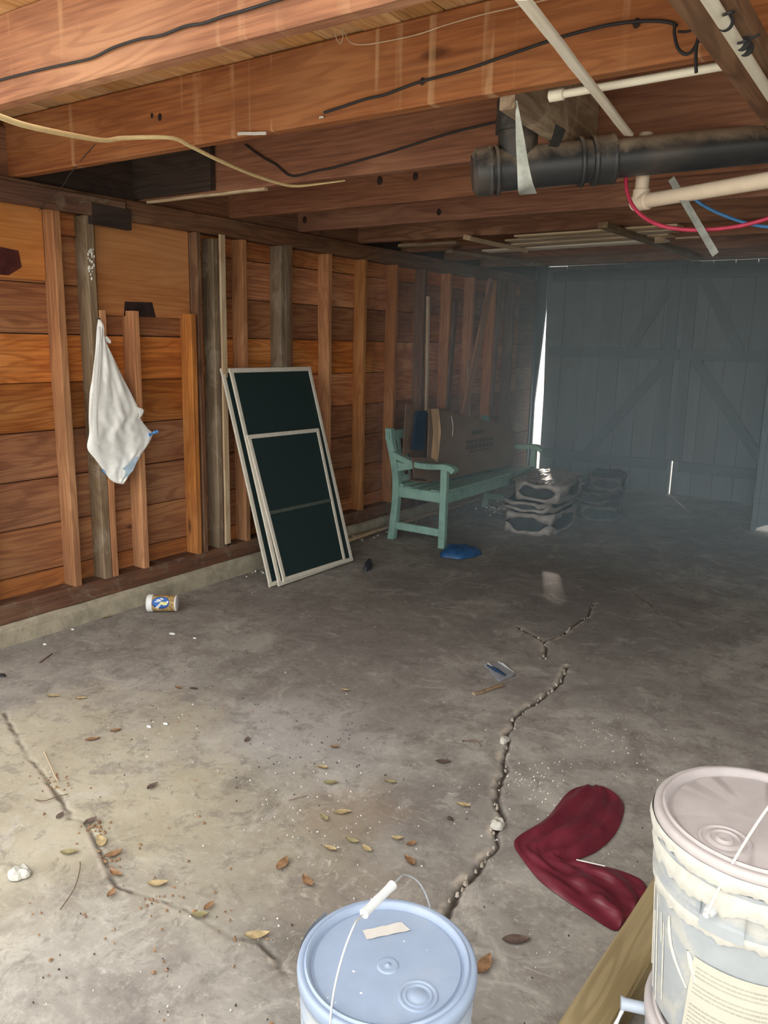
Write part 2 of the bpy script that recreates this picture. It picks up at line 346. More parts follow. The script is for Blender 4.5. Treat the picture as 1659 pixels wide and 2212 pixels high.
def crack_lines():
    out = []
    for pts, wd in CR:
        q = [zp(*a) for a in pts]; fine = []
        for i in range(len(q)-1):
            L = (q[i+1]-q[i]).length; k = max(2, int(L/.02))
            dirv = (q[i+1]-q[i]).normalized(); nv = Vector((-dirv.y, dirv.x, 0))
            for j in range(k):
                t = j/k; b = q[i].lerp(q[i+1], t); fine.append(b+nv*random.uniform(-.35, .35)*wd)
        fine.append(q[-1]); out.append((np.array([(v.x, v.y) for v in fine]), wd))
    return out
def make_floor():
    xs = np.concatenate([np.arange(-3.6, -1.75, .0085), np.arange(-1.75, -.55, .0052), np.arange(-.55, .55, .012)]); ys = [-.35]
    while ys[-1] < YB+.1: ys.append(ys[-1]+max(.0045, .0032*ys[-1]) if ys[-1] > 1.0 else ys[-1]+.03)
    ys = np.array(ys); X, Y = np.meshgrid(xs, ys); Z = np.zeros_like(X)
    cr = np.zeros_like(X); lip = np.zeros_like(X)
    n1 = rng.rand(64, 64); 
    Z += .004*np.sin(X*1.7+.5)*np.sin(Y*1.3) - .002
    flat = np.stack([X.ravel(), Y.ravel()], 1)
    for pl, wd in crack_lines():
        lo = pl.min(0)-.08; hi = pl.max(0)+.08
        idx = np.where((flat[:,0] > lo[0]) & (flat[:,0] < hi[0]) & (flat[:,1] > lo[1]) & (flat[:,1] < hi[1]))[0]
        P_ = flat[idx]; best = np.full(len(idx), 9.); side = np.zeros(len(idx))
        for i in range(len(pl)-1):
            a, b = pl[i], pl[i+1]; ab = b-a; t = np.clip(((P_-a)@ab)/(ab@ab+1e-12), 0, 1)
            dv = P_-(a+t[:,None]*ab); dd = np.hypot(dv[:,0], dv[:,1]); m = dd < best
            best[m] = dd[m]; side[m] = np.sign(ab[0]*dv[m,1]-ab[1]*dv[m,0])
        mod = np.array([max(.3, max(.6, 1.12-.16*max(0, y-1.6))-.1+1.1*noise.noise(Vector((x*13, y*13, wd*900)))+.5*noise.noise(Vector((x*38, y*38, 3.)))) for x, y in P_])
        wv = wd*mod
        g = np.exp(-(best/wv)**2)
        brk = np.array([min(1, max(.25, .72+1.4*noise.noise(Vector((x*9, y*9, 21.)))+.8*noise.noise(Vector((x*45, y*45, 5.))))) for x, y in P_]) if wd < .008 else 1.
        g = g*brk
        Z.ravel()[idx] -= np.minimum(.022, wd*(1.6 if wd > .008 else .9))*g
        # broken, slightly raised lip along one side
        ln = np.array([.30+1.3*noise.noise(Vector((x*17, y*17, 9.)))+.5*noise.noise(Vector((x*60, y*60, 4.))) for x, y in P_])
        l = np.clip(np.exp(-((best-wd*2.1)/(wd*1.25))**4)*(side < 0)*np.clip(ln*1.6, .0, 1), 0, 1)*(brk if wd < .008 else 1.)
        Z.ravel()[idx] += wd*.16*l*np.clip(mod-.3, 0, 1.2)
        cr.ravel()[idx] = np.maximum(cr.ravel()[idx], np.exp(-(best/(wv*.95))**4)*(.95 if wd > .008 else .8)*brk)
        lip.ravel()[idx] = np.maximum(lip.ravel()[idx], l*.8)
    Z.ravel()[:] = np.where(np.isfinite(Z.ravel()), Z.ravel(), 0)
    ny, nx = X.shape
    me = bpy.data.meshes.new('floor')
    i = (np.arange(ny-1)[:,None]*nx+np.arange(nx-1)[None]).ravel()
    q = np.stack([i, i+1, i+nx+1, i+nx], 1).astype(np.int32)
    me.vertices.add(nx*ny); me.vertices.foreach_set('co', np.stack([X.ravel(), Y.ravel(), Z.ravel()], 1).ravel().astype(np.float32))
    me.loops.add(q.size); me.loops.foreach_set('vertex_index', q.ravel())
    me.polygons.add(len(q)); me.polygons.foreach_set('loop_start', np.arange(0, q.size, 4, dtype=np.int32))
    me.polygons.foreach_set('use_smooth', np.ones(len(q), bool))
    for nm, ar in (('crack', cr), ('lip', lip)):
        at = me.attributes.new(nm, 'FLOAT', 'POINT'); at.data.foreach_set('value', ar.ravel().astype(np.float32))
    me.update(calc_edges=True); me.validate(); me.materials.append(M['concrete'])
    o = bpy.data.objects.new('floor', me); COL.objects.link(o); return o
floor = struct(make_floor(), 'cracked stained grey concrete floor')
mb = MB()
for pl, wd in crack_lines()[:3]:
    for i in range(0, len(pl), 1 if wd < .01 else 2):
        if random.random() < .45: continue
        s_ = random.uniform(.002, .008); c = Vector((pl[i][0]+random.gauss(0, .009)-.004, pl[i][1]+random.gauss(0, .007), 0)); k_ = random.randint(5, 7); a0_ = random.uniform(0, 6.28)
        lo_ = [c+Vector((math.cos(a0_+6.283*j/k_)*s_*random.uniform(.7, 1.3), math.sin(a0_+6.283*j/k_)*s_*random.uniform(.7, 1.3), -.008)) for j in range(k_)]
        hi_ = [c+(q-c)*.7+Vector((0, 0, s_*random.uniform(.3, .7)+.0055)) for q in lo_]
        mb.add(lo_+hi_, [tuple(range(k_, 2*k_))]+[(j, (j+1) % k_, k_+(j+1) % k_, k_+j) for j in range(k_)])
tag(mb.build('crack_rubble', M['rubble'], floor, 'broken crumbs in the wide crack'), kind='stuff')
mb = MB(); mb.box(.53, 2.3, -.35, YB+.1, -.10, -.002)
mb.build('slab_edge', M['concrete'], floor)
mb = MB(); mb.box(-30, 30, -30, -.35, -.12, -.02); mb.box(-30, 30, YB+.1, 40, -.12, -.03)
mb.box(-30, -3.75, -.35, YB+.1, -.12, -.03); mb.box(2.35, 30, -.35, YB+.1, -.12, -.03)
struct(mb.build('ground', M['drive']), 'sunlit concrete ground outside')

# left wall
mb = MB(); mb.box(-3.52, -3.468, YO, 7.26, 0.0, 2.45); mb.box(-3.63, -3.57, 7.2, YB+.1, 0.0, 2.45); wl = struct(mb.build('wall_left', M['outer']), 'timber framed left wall with horizontal board siding')
curbm = MB()
ys = np.linspace(-.35, 7.25, 60)
rows = [[(XC+random.uniform(-.003,.003), y, -.01), (XC+random.uniform(-.003,.003), y, .07), (XC-.006, y, .088+random.uniform(-.003,.003)), (XC-.02, y, .10+random.uniform(-.002,.002)), (-3.47, y, .10)] for y in ys]
curbm.grid(rows, False)
struct(curbm.build('baseboard_left', M['curb']), 'pale rough concrete curb along the foot of the left wall')
zc = .059; course = .2243
for i in range(9):
    z0 = max(.095, zc+i*course); z1 = min(zc+(i+1)*course-.004, 2.06)
    cuts = [YO+.01]; y = random.choice((3.42, 3.79, 4.985))
    while y < 6.6: cuts.append(y); y += random.choice((4, 5, 6))*.3915
    cuts.append(7.25)
    board('plank', (-3.555, 7.2, (z0+z1)/2), (-3.555, YB+.03, (z0+z1)/2), z1-z0, .024, (1,0,0), M['stud_dark'], wl, .001, 2)
    for a, b in zip(cuts, cuts[1:]):
        dx = random.uniform(-.003, .003)
        board('plank', (XS-.012+dx, a+.002, (z0+z1)/2), (XS-.012+dx, b-.002, (z0+z1)/2), z1-z0, .024, (1,0,0), M['siding'], wl, .001, 3)
def stud(y, z0, z1, mat='stud', t=.038, x0=XS, x1=XF, name='stud', tilt=0):
    return board(name, ((x0+x1)/2, y+t/2, z0), ((x0+x1)/2, y+t/2+tilt, z1), x1-x0, t, (0,1,0), M[mat], wl, .0015, 5)
PT = .19
stud(YO+.02, PT, 1.95); stud(1.34, PT, 1.95); stud(1.73, PT, 1.95); stud(1.775, PT, 1.95)
stud(2.215, PT, 1.95, t=.04)
stud(2.385, PT, 1.945, 'stud_grey', .045)
stud(2.436, PT, 1.52, 'stud', .036)
stud(2.63, PT, 1.525, 'stud'); stud(3.005, PT, 1.525, 'stud'); stud(3.06, PT, 1.95, 'stud_dark', .03)
stud(3.175, PT, 1.93, 'stud_grey'); stud(3.215, PT, 1.93, 'stud_dark', .03)
stud(3.40, PT, 1.95)
stud(3.725, PT, 1.95, 'stud_grey'); stud(3.765, PT, 1.96, 'stud_grey'); stud(3.805, PT, 1.96, 'stud_dark', .03)
for k in range(8): stud(4.185+.3915*k, PT, 1.95, 'stud' if k % 4 != 3 else 'stud_dark', .038)
# plates (in two lengths each, the joints show)
for a, b in ((YO, 1.2), (1.2, 5.2), (5.2, 7.25)): board('bottom_plate', (-3.40, a, .147), (-3.40, b, .147), .10, .09, (0,0,1), M['plate'], wl, .002, 8)
for a, b in ((YO, 2.61), (2.62, 6.6), (6.6, 7.25)): board('top_plate', (-3.395, a, 2.0), (-3.395, b, 2.0), .09, .095, (0,0,1), M['stud_dark'], wl, .001, 6)
board('top_plate', (-3.335, 1.0, 1.985), (-3.335, 2.59, 1.985), .085, .03, (1,0,0), M['plate'], wl, .001, 6, label='darker board nailed over the top plate')
board('top_plate', (-3.335, 2.40, 1.955), (-3.335, 2.62, 1.95), .095, .035, (1,0,0), M['burnt_wood'], wl, .001, 2, label='blackened end of the plate board')
# plywood patches: the boarded-up opening and the one beside it
def slab(name, pts, t, mat, parent, label=None):
    x = pts[0][0]; mb = MB(); n = len(pts)
    mb.add(pts+[(q[0]-t, q[1], q[2]) for q in pts], [tuple(range(n)), tuple(range(2*n-1, n-1, -1))]+[(i, (i+1) % n, n+(i+1) % n, n+i) for i in range(n)])
    o = mb.build(name, mat, parent, label)
    return o
def ply(name, y0, y1, z0, z1, x, label, tear=True):
    o = board(name, (x-.006, y0, (z0+z1)/2), (x-.006, y1, (z0+z1)/2), z1-z0, .012, (1,0,0), M['plywood'], wl, 0, 6, label=label, ch=.001); return o
ply('plywood_panel', 2.475, 3.055, 1.50, 1.985, XS+.030, 'orange plywood sheet closing an old opening')
ply('plywood_panel', 1.0, 2.21, 1.64, 1.955, XS+.018, 'orange plywood strip above the boards at the left')
slab('stain', [(XS+.0315, 2.63, 1.57), (XS+.0315, 2.80, 1.575), (XS+.0315, 2.82, 1.50), (XS+.0315, 2.62, 1.50)], .002, M['burnt'], wl, 'charred patch at the plywood edge')
slab('stain', [(XS+.0205, 1.9, 1.775), (XS+.0205, 2.085, 1.76), (XS+.0205, 2.095, 1.69), (XS+.0205, 2.03, 1.65), (XS+.0205, 1.9, 1.65)], .002, M['red_stain'], wl, 'dark red stain on the plywood')
mb = MB()
for k in range(26):
    y = random.uniform(2.386, 2.42); z = 1.66+random.uniform(0, .14); r_ = random.uniform(.003, .009)
    mb.add([(XF+.003, y-r_*.5, z-r_), (XF+.004, y+r_*.6, z-r_*.6), (XF+.004, y+r_*.5, z+r_), (XF+.003, y-r_*.6, z+r_*.8), (XF+.008, y, z)], [(0,1,4),(1,2,4),(2,3,4),(3,0,4)])
tag(mb.build('paint_flakes', M['pale_bits'], wl, 'pale paint flakes on the grey post'), kind='stuff')

# ceiling: deck boards and joists
mb = MB(); mb.box(-3.9, 2.5, YO-.1, 6.83, ZD+.03, ZD+.09); mb.box(-3.9, -1.04, 6.83, YB+.3, ZD+.03, ZD+.09); ceil = struct(mb.build('ceiling', M['roof']), 'board roof deck on deep joists')
x = -3.5
while x < 2.3:
    wd = random.uniform(.135, .145); zz = random.uniform(0, .004)
    board('deck_board', (x+wd/2, YO-.08, ZD+.012+zz), (x+wd/2, YB+.1 if x < -1.2 else 6.8, ZD+.012+zz), wd-.004, .024, (0,0,1), M['deck'], ceil, .001, 3); x += wd
JY = [1.435, 2.06, 2.735, 3.345, 3.93, 4.55, 5.15, 5.78, 6.38]
for i, y in enumerate(JY):
    x0 = -3.42; x1 = 2.2
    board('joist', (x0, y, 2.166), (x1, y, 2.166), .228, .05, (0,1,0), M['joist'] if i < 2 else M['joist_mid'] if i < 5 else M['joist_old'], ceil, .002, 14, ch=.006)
for i, y in enumerate((1.12, 1.75, 2.4, 3.04, 3.64, 4.24)):
    board('blocking', (-3.39, y-.29, 2.15), (-3.39, y+.29, 2.15), .2, .04, (1,0,0), M['burnt_wood'] if 2 < y < 3 else M['joist_old'], ceil, .001, 2)
board('blocking', (-1.06, 2.09, 2.12), (-1.06, 2.70, 2.10), .20, .045, (1,0,0), M['scrap'], ceil, .004, 5, label='weathered splintered block between two joists')
board('sister_board', (-3.42, 2.69, 2.165), (yp(452,370,2.67).x, 2.69, 2.165), .215, .03, (0,1,0), M['burnt_wood'], ceil, .002, 4, label='blackened board fixed to the third joist')
# pale strip laid along the underside edge of a joist
board('underside_strip', zp(320,437,2.045), zp(575,408,2.045), .022, .012, (0,0,1), M['pale_wood'], ceil, .002, 6, label='pale strip along the underside of a joist')
board('girder', (-.44, 1.3, 2.02), (-.44, 3.3, 2.02), .10, .04, (0,0,1), M['stud_dark'], ceil, .002, 6, label='dark board running under the joists')
# back part: header over the doors
board('header', (-3.45, YB-.03, 2.265), (-1.1, YB-.03, 2.258), .125, .05, (0,1,0), M['door_frame'], ceil, .001, 4)

# back wall with the double doors; a partition is added at the right for the floor light slit
mb = MB(); mb.box(-3.63, -3.56, YB+.03, YB+.10, 0, 2.4); mb.box(-3.57, -1.05, YB+.032, YB+.10, 2.198, 2.4)
wb = struct(mb.build('wall_back', M['outer']), 'dark back wall above the doors')
def leaf(xl, xr, tilt, n, crack=False):
    mb = MB(); mb.box(xl+(.09 if n == 1 else .01), xr-.001, YB+.034, YB+.045, .0, 2.17)
    d = mb.build('door_%d' % n, M['door_frame']); struct(d, ['', 'left leaf of the grey board doors, ajar at the wall', 'right leaf of the grey board doors'][n])
    k = max(1, round((xr-xl)/.205)); w_ = (xr-xl)/k
    for i in range(k):
        a = xl+i*w_
        top = 2.195-.006*(1 if n == 2 else max(0, (k-i)/k*2.2-1))
        if n == 1 and i == 0:      # this board is cut on the slant, so the gap beside it widens downwards
            mb = MB(); o8 = [(-3.418, .0), (a+w_-.006, .0), (a+w_-.006, top), (-3.447, top), (-3.447, 1.9), (-3.433, 1.35), (-3.418, .9)]
            q8 = len(o8); mb.add([(x, YB+.009, z) for x, z in o8]+[(x, YB+.031, z) for x, z in o8], [tuple(range(q8)), tuple(range(2*q8-1, q8-1, -1))]+[(j, q8+j, q8+(j+1) % q8, (j+1) % q8) for j in range(q8)])
            mb.build('plank', M['door'], d); continue
        board('plank', (a+w_/2, YB+.02, .0), (a+w_/2, YB+.02, top), w_-(.004), .022, (0,1,0), M['door'], d, .0004, 3)
    for z in (2.09, 1.345, .28): board('rail', (xl+.06, YB-.003, z), (xr-.02, YB-.003, z), .10, .024, (0,1,0), M['door_frame'], d, .001, 3)
    mx = xr if n == 1 else xl; ox = xl if n == 1 else xr; sg = 1 if n == 1 else -1
    board('stile', (mx+.035 if n == 2 else mx-.115, YB-.003, .33), (mx+.022 if n == 2 else mx-.115, YB-.003, 2.19), .10, .024, (0,1,0), M['door_frame'], d, .001, 3)
    board('brace', (mx-sg*.50, YB-.003, 1.39), (mx-sg*.12, YB-.003, 2.04), .09, .024, (0,1,0), M['door_frame'], d, .001, 3)
    board('brace', (mx-sg*.85, YB-.003, .33), (mx-sg*.12, YB-.003, 1.29), .09, .024, (0,1,0), M['door_frame'], d, .001, 3)
    return d
d1 = leaf(-3.45, -2.044, 0, 1)
d2 = leaf(-2.030, -1.085, 0, 2)
# the first board of the left leaf is eaten away, so the gap widens downwards
mb = MB(); mb.box(-1.08, -1.04, 6.75, YB+.05, -.005, 2.4); mb.add([(x, y, z) for y in (6.75, 6.79) for x, z in ((-1.035, .018), (-.97, .05), (2.3, .06), (2.3, 2.4), (-1.04, 2.4))], [(0,1,2,3,4), (9,8,7,6,5), (0,5,6,1), (1,6,7,2), (2,7,8,3), (3,8,9,4), (4,9,5,0)])
struct(mb.build('wall_added_right', M['door']), 'grey partition added at the far right for a slit of light at the floor')
mb = MB(); mb.box(2.2, 2.28, YO, 6.79, -.01, 2.4); struct(mb.build('wall_right', M['outer']), 'right wall')
mb = MB(); mb.box(-3.57, -3.535, YB-.05, YB+.0, 0, 2.22)
struct(mb.build('trim_1', M['door_frame']), 'narrow grey jamb beside the bright gap')
mb = MB(); o8 = [(-3.57, 0), (-3.515, 0), (-3.518, .8), (-3.492, 1.15), (-3.470, 1.45), (-3.453, 1.75), (-3.449, 2.24), (-3.57, 2.24)]; q8 = len(o8)
mb.add([(x, YB+.004, z) for x, z in o8]+[(x, YB+.03, z) for x, z in o8], [tuple(range(q8)), tuple(range(2*q8-1, q8-1, -1))]+[(j, q8+j, q8+(j+1) % q8, (j+1) % q8) for j in range(q8)])
struct(mb.build('trim_2', M['door_frame']), 'grey strip closing the top of the door gap')

# ------------------------------------------------------------------ buckets
def make_bucket(c, z0, lid_mat, body_mat, label, bail_ang, group='five gallon buckets by the doorway', lid=True, bail=True, H=.345, flash=None, smear=False):
    cx, cy = c; t = empty('bucket', (cx, cy, z0), label, 'bucket', group)
    C = (cx, cy, z0); k = H/.345
    prof = [(.0, .004), (.125, .004), (.129, 0), (.132, .006), (.1445, .235*k), (.151, .237*k), (.151, .245*k), (.1455, .247*k), (.146, .268*k), (.152, .270*k), (.152, .277*k), (.146, .279*k), (.1465, .298*k), (.153, .300*k), (.153, .306*k), (.147, .308*k), (.147, H-.012), (.142, H-.012), (.14, .27*k)]
    mb = MB().lathe(prof, C, 72)
    if smear:
        for i in range(len(mb.v)):
            v = Vector(mb.v[i]); d = Vector((v.x-cx, v.y-cy, 0)); n = noise.noise(v*22)*.0016+noise.noise(v*60)*.0008
            if d.length > .12: v += d.normalized()*n; mb.v[i] = tuple(v)
    b = mb.build('body', body_mat, t, sharp=40)
    # grooved ribs between the rings
    mb = MB()
    for j in range(48):
        th = 2*math.pi*j/48; u = Vector((math.cos(th), math.sin(th), 0)); v = Vector((-u.y, u.x, 0))
        p = Vector(C)+u*.148
        mb.add([p+v*s1*.001+Vector((0,0,z_))+u*q for s1 in (-1,1) for z_ in (.247*k,.268*k) for q in (-.002,.002)], [(0,1,3,2),(4,6,7,5),(1,5,7,3),(0,2,6,4)])
    if not smear: tag(mb.build('rib', body_mat, t), kind='stuff')
    if lid:
        L = H
        prof = [(0, L-.006), (.046, L-.006), (.05, L-.006), (.128, L-.006), (.1305, L-.009), (.133, L-.009), (.1355, L-.003), (.138, L+.002), (.142, L+.0035), (.1445, L+.001), (.1455, L-.001), (.1475, L+.0005), (.153, L+.0005), (.1565, L-.003), (.1575, L-.009), (.1565, L-.026), (.1545, L-.028), (.1525, L-.026)]
        mb = MB().lathe(prof, C, 96)
        if smear:
            for i in range(len(mb.v)):
                v = Vector(mb.v[i]); n = noise.noise(v*35)*.0011+noise.noise(v*90)*.0006
                v.z += n*.5; d = Vector((v.x-cx, v.y-cy, 0)); v += d*(n*3); mb.v[i] = tuple(v)
        l = mb.build('lid', lid_mat, t, sharp=50)
        return t, l
    return t, b
def bail_wire(t, c, z, ang, rad, top, grip=True, kink=True, lean=0., mat='wire', gmat='white_plastic', dip=None):
    a = math.radians(ang); u = Vector((math.cos(a), math.sin(a), 0)); n = Vector((-u.y, u.x, 0)); c = Vector((c[0], c[1], z))
    pts = []
    for i in range(41):
        th = math.pi*i/40; x = math.cos(th); y = math.sin(th)
        # arc flattened over the grip
        p = c+u*x*rad+(Vector((0,0,1))*math.cos(lean)+n*math.sin(lean))*(top*min(y*1.12, 1) if grip else top*y)
        pts.append(p)
    wire = MB().tube(pts, .0019, 8)
    for e in (0, 40):
        p = pts[e]; s_ = u*(1 if e == 0 else -1)
        wire.tube([p-s_*.012, p, p+s_*.003], [.0022,.0022,.0045], 8)
    w_ = wire.build('bail', M[mat], t, label='thin wire handle')
    for e in (0, 40):
        p = pts[e]; s_ = (u if e == 0 else -u); v = Vector((-s_.y, s_.x, 0))
        Mx = Matrix(((v.x, 0, s_.x), (v.y, 0, s_.y), (0, 1, 0)))
        mb = MB().lathe([(0, .004), (.006, .004), (.008, .0), (.009, -.010)], p-s_*.006, 20, Mx); mb.build('bail_boss', M['bucket_white'], t)
    if grip:
        g = pts[17:25]; k = len(g); rs = [.0088]+[.0078]*(k//2-1)+[.0084]+[.0078]*(k-k//2-2)+[.0088]
        MB().tube(g, rs, 16).build('grip', M['grip'], w_, 'white plastic sleeve', sharp=40)
    return pts

c1 = (-.655, .995)
b1, l1 = make_bucket(c1, 0, M['lid_blue'], M['bucket_white'], 'pale blue lidded plastic bucket in the middle foreground with white handle grip', 0)
zt = .345-.006
def disc_rings(c, z, prof, n=48): return MB().lathe(prof, (c[0], c[1], z), n)
hole = zp(903, 2152, .339)
disc_rings(hole, .339, [(0,.0035),(.013,.0035),(.016,.001),(.020,.001),(.021,.003),(.0235,.003),(.0245,.0008),(.0275,.0008),(.029,.0028),(.032,.0028),(.0335,0)]).build('pour_spout_cap', M['lid_blue'], b1, 'ringed round pouring cap', sharp=40)
dm = zp(838, 2086, .339)
disc_rings(dm, .339, [(0,.0045),(.002,.004),(.004,.0012),(.010,.001),(.016,.0022),(.0185,.0012),(.0195,0)]).build('centre_dimple', M['lid_blue'], b1, 'small round moulding mark')
tp = [zp(783,2010,.3415), zp(868,1991,.3415), zp(886,2009,.3415), zp(792,2029,.3415)]
P_ = [[tp[0].lerp(tp[1], i/8).lerp(tp[3].lerp(tp[2], i/8), j/3)+Vector((0,0,.0008*math.sin(i*2.1+j))) for i in range(9)] for j in range(4)]
mb = MB().grid(P_); mb.grid([[p-Vector((0,0,.0006)) for p in r_] for r_ in P_]); mb.build('masking_tape', M['paper'], b1, 'torn strip of pale masking tape')
mb = MB()
for (px, py, r_) in ((764,2098,.0028),(780,2145,.0026),(708,2155,.0014),(716,2166,.0016),(873,2033,.0018),(922,2052,.001),(725,2166,.0012)):
    q = zp(px, py, .3392); mb.add([q+Vector((math.cos(a_)*r_, math.sin(a_)*r_*.8, 0)) for a_ in np.linspace(0, 6.28, 9)[:-1]]+[q+Vector((0,0,.0008))], [(i, (i+1) % 8, 8) for i in range(8)])
tag(mb.build('paint_drops', M['print_white'], b1), kind='stuff')
# tear tab on the skirt, left side
mb = MB(); g = []
for i in range(9):
    th = math.radians(168+i*5); g.append([(c1[0]+math.cos(th)*(.1575+.012*(1-i/8)), c1[1]+math.sin(th)*(.1575+.012*(1-i/8)), z) for z in (.338, .315)])
mb.grid(g); mb.grid([[(p[0]*1.0+.0015, p[1], p[2]) for p in r_] for r_ in g]); mb.build('tear_tab', M['bucket_white'], b1, 'lid tear tab sticking out')
bail_wire(b1, c1, .290, 91, .163, .172, lean=.10)

c2 = (-.135, 1.25); z2 = .345
b3, l3 = make_bucket((-.115, 1.235), 0, M['lid_grey'], M['bucket_white'], 'lower white bucket under the plaster smeared one at the right', 0)
b2, l2 = make_bucket(c2, z2, M['lid_grey'], M['bucket_plaster'], 'plaster smeared white bucket with dusty grey lid at the lower right', 0, smear=True)
cap = zp(1565, 1815, z2+.339)
disc_rings(cap, z2+.339, [(0,.004),(.010,.005),(.014,.001),(.019,.001),(.021,.004),(.025,.003),(.027,.0008),(.031,.0008),(.033,.003),(.037,.0025),(.039,0)]).build('pour_spout_cap', M['lid_grey'], b2, 'dusty ringed pouring cap', sharp=40)
pts = bail_wire(b2, c2, z2+.262, 258, .166, .175, grip=False, mat='frame_white', lean=.22)
# bail of the lower bucket, hanging down its side, crusted with plaster
mb = MB().tube(spline([(-.292, 1.17, .315), (-.305, 1.10, .25), (-.300, 1.03, .17), (-.285, 1.0, .12)], 8), [.0025+.0012*abs(math.sin(i*1.7)) for i in range(25)], 8)
mb.build('bail', M['wire'], b3, 'plaster crusted wire handle')
mb = MB().tube([(-.262,1.185,.318), (-.290,1.175,.318), (-.298,1.172,.318)], [.010,.010,.012], 12); mb.build('bail_boss', M['bucket_white'], b3)
# plaster lumps on the upper bucket: a drip edged band below the rings
mb = MB(); rr = .1525
N = 260
for lo_, hi_, base in ((.205, .240, .1465), (.255, .300, .1515), (.300, .333, .1580)):
    g = []
    for i in range(N+1):
        th = 2*math.pi*i/N; dep = .72+.35*noise.noise(Vector((math.cos(th)*3.1, math.sin(th)*3.1, base*40)))+.16*noise.noise(Vector((math.cos(th)*14, math.sin(th)*14, 3)))
        zlo = hi_-(hi_-lo_)*max(.15, dep)
        row = []
        for j in range(5):
            f = j/4; z = hi_*(1-f)+zlo*f; rad_ = base+.0035*math.sin(math.pi*min(1, .15+f*.85))*(1+.5*noise.noise(Vector((th*9, z*80, 1))))
            row.append((c2[0]+math.cos(th)*rad_, c2[1]+math.sin(th)*rad_, z2+z))
        g.append(row)
    mb.grid(g)
mb.build('plaster_crust', M['plaster'], b2, 'dried cream plaster crust around the rim')
# long plaster smears and runs down the side
mb = MB()
def on_b2(th, z, off=.0006): 
    rad_ = .132+(.1445-.132)*min(1, z/.235); return (c2[0]+math.cos(th)*(rad_+off), c2[1]+math.sin(th)*(rad_+off), z2+z)
def smear(path, wd, off=.001):
    g = []
    for i, (th, z) in enumerate(path):
        w_ = wd*(math.sin(math.pi*(i+.3)/(len(path)))**.6)*(1+.3*random.random())
        g.append([on_b2(th-w_*7, z, .0003), on_b2(th-w_*2, z, off*1.6), on_b2(th+w_*3, z, off), on_b2(th+w_*7, z, .0003)])
    mb.grid(g)
T0 = math.radians(232)
def pth(a0, z0_, a1, z1_, k=10, bow=0): return [(math.radians(a0+(a1-a0)*i/k+bow*math.sin(math.pi*i/k)), z0_+(z1_-z0_)*i/k) for i in range(k+1)]
smear(pth(228, .195, 246, .10, 12, -6), .0035, .0018); smear(pth(245, .165, 252, .12, 8), .006, .002)
for a0, z0_, z1_ in ((206,.16,.02),(211,.20,.08),(213,.11,.01),(218,.18,.13),(222,.17,.03),(199,.2,.05)): smear(pth(a0, z0_, a0+2, z1_, 8), .0009, .0012)
mb.build('plaster_smears', M['plaster'], b2, 'cream plaster runs down the side'); b2.children[-1]['kind'] = 'stuff'
# handle bracket block
g = []
for i in range(9):
    th = math.radians(252+i*3); g.append([on_b2(th, z, q_) for z, q_ in ((.222, .001), (.226, .0085), (.244, .0085), (.247, .004), (.276, .004), (.279, .0085), (.296, .0085), (.300, .004))])
mb = MB().grid(g, False); 
for e in (0, 8):
    th = math.radians(252+e*3); mb.add([on_b2(th, .222, 0), on_b2(th, .300, 0), on_b2(th, .296, .0085), on_b2(th, .226, .0085)], [(0,1,2,3)])
mb.build('handle_bracket', M['bucket_plaster'], b2, 'square moulded bracket holding the wire')
# printed sheet stuck on the side
g = []
for i in range(13):
    th = math.radians(250+i*5.2); g.append([on_b2(th-.10*(1-z/.17), z, .0022) for z in np.linspace(.165, .01, 6)])
lb = MB().grid(g).build('label_sheet', M['paper'], b2, 'pale printed sheet stuck on the side'); M['paper2'] = plain('cream_paper', (.47,.455,.38), .8, .2, var=.03); lb.data.materials[0] = M['paper2']
M['print_grey'] = plain('faint_grey_print', (.36,.35,.30), .8, .2)
mb = MB()
for rrow in range(17):
    z = .150-rrow*.0078
    if rrow in (3, 7, 8): continue
    i = 0; th = 252.5
    while th < 300:
        wl_ = random.uniform(1.2, 4.5)
        q = [math.radians(th), math.radians(th+wl_)]
        mb.add([on_b2(q[0]-.10*(1-z/.17), z, .0028), on_b2(q[1]-.10*(1-z/.17), z, .0028), on_b2(q[1]-.10*(1-z/.17), z-.0022, .0028), on_b2(q[0]-.10*(1-z/.17), z-.0022, .0028)], [(0,1,2,3)])
        th += wl_+.7
o_ = mb.build('print_lines', M['print_grey'], lb); o_['kind'] = 'stuff'

# ------------------------------------------------------------------ post on the floor
t = board('timber_post', (-.415, .95, .043), (-.375, 2.05, .043), .09, .082, (0,0,1), M['post'], None, .002, 6, ch=.006)
tag(t, 'greenish tan squared timber lying on the floor beside the stacked buckets', 'timber')

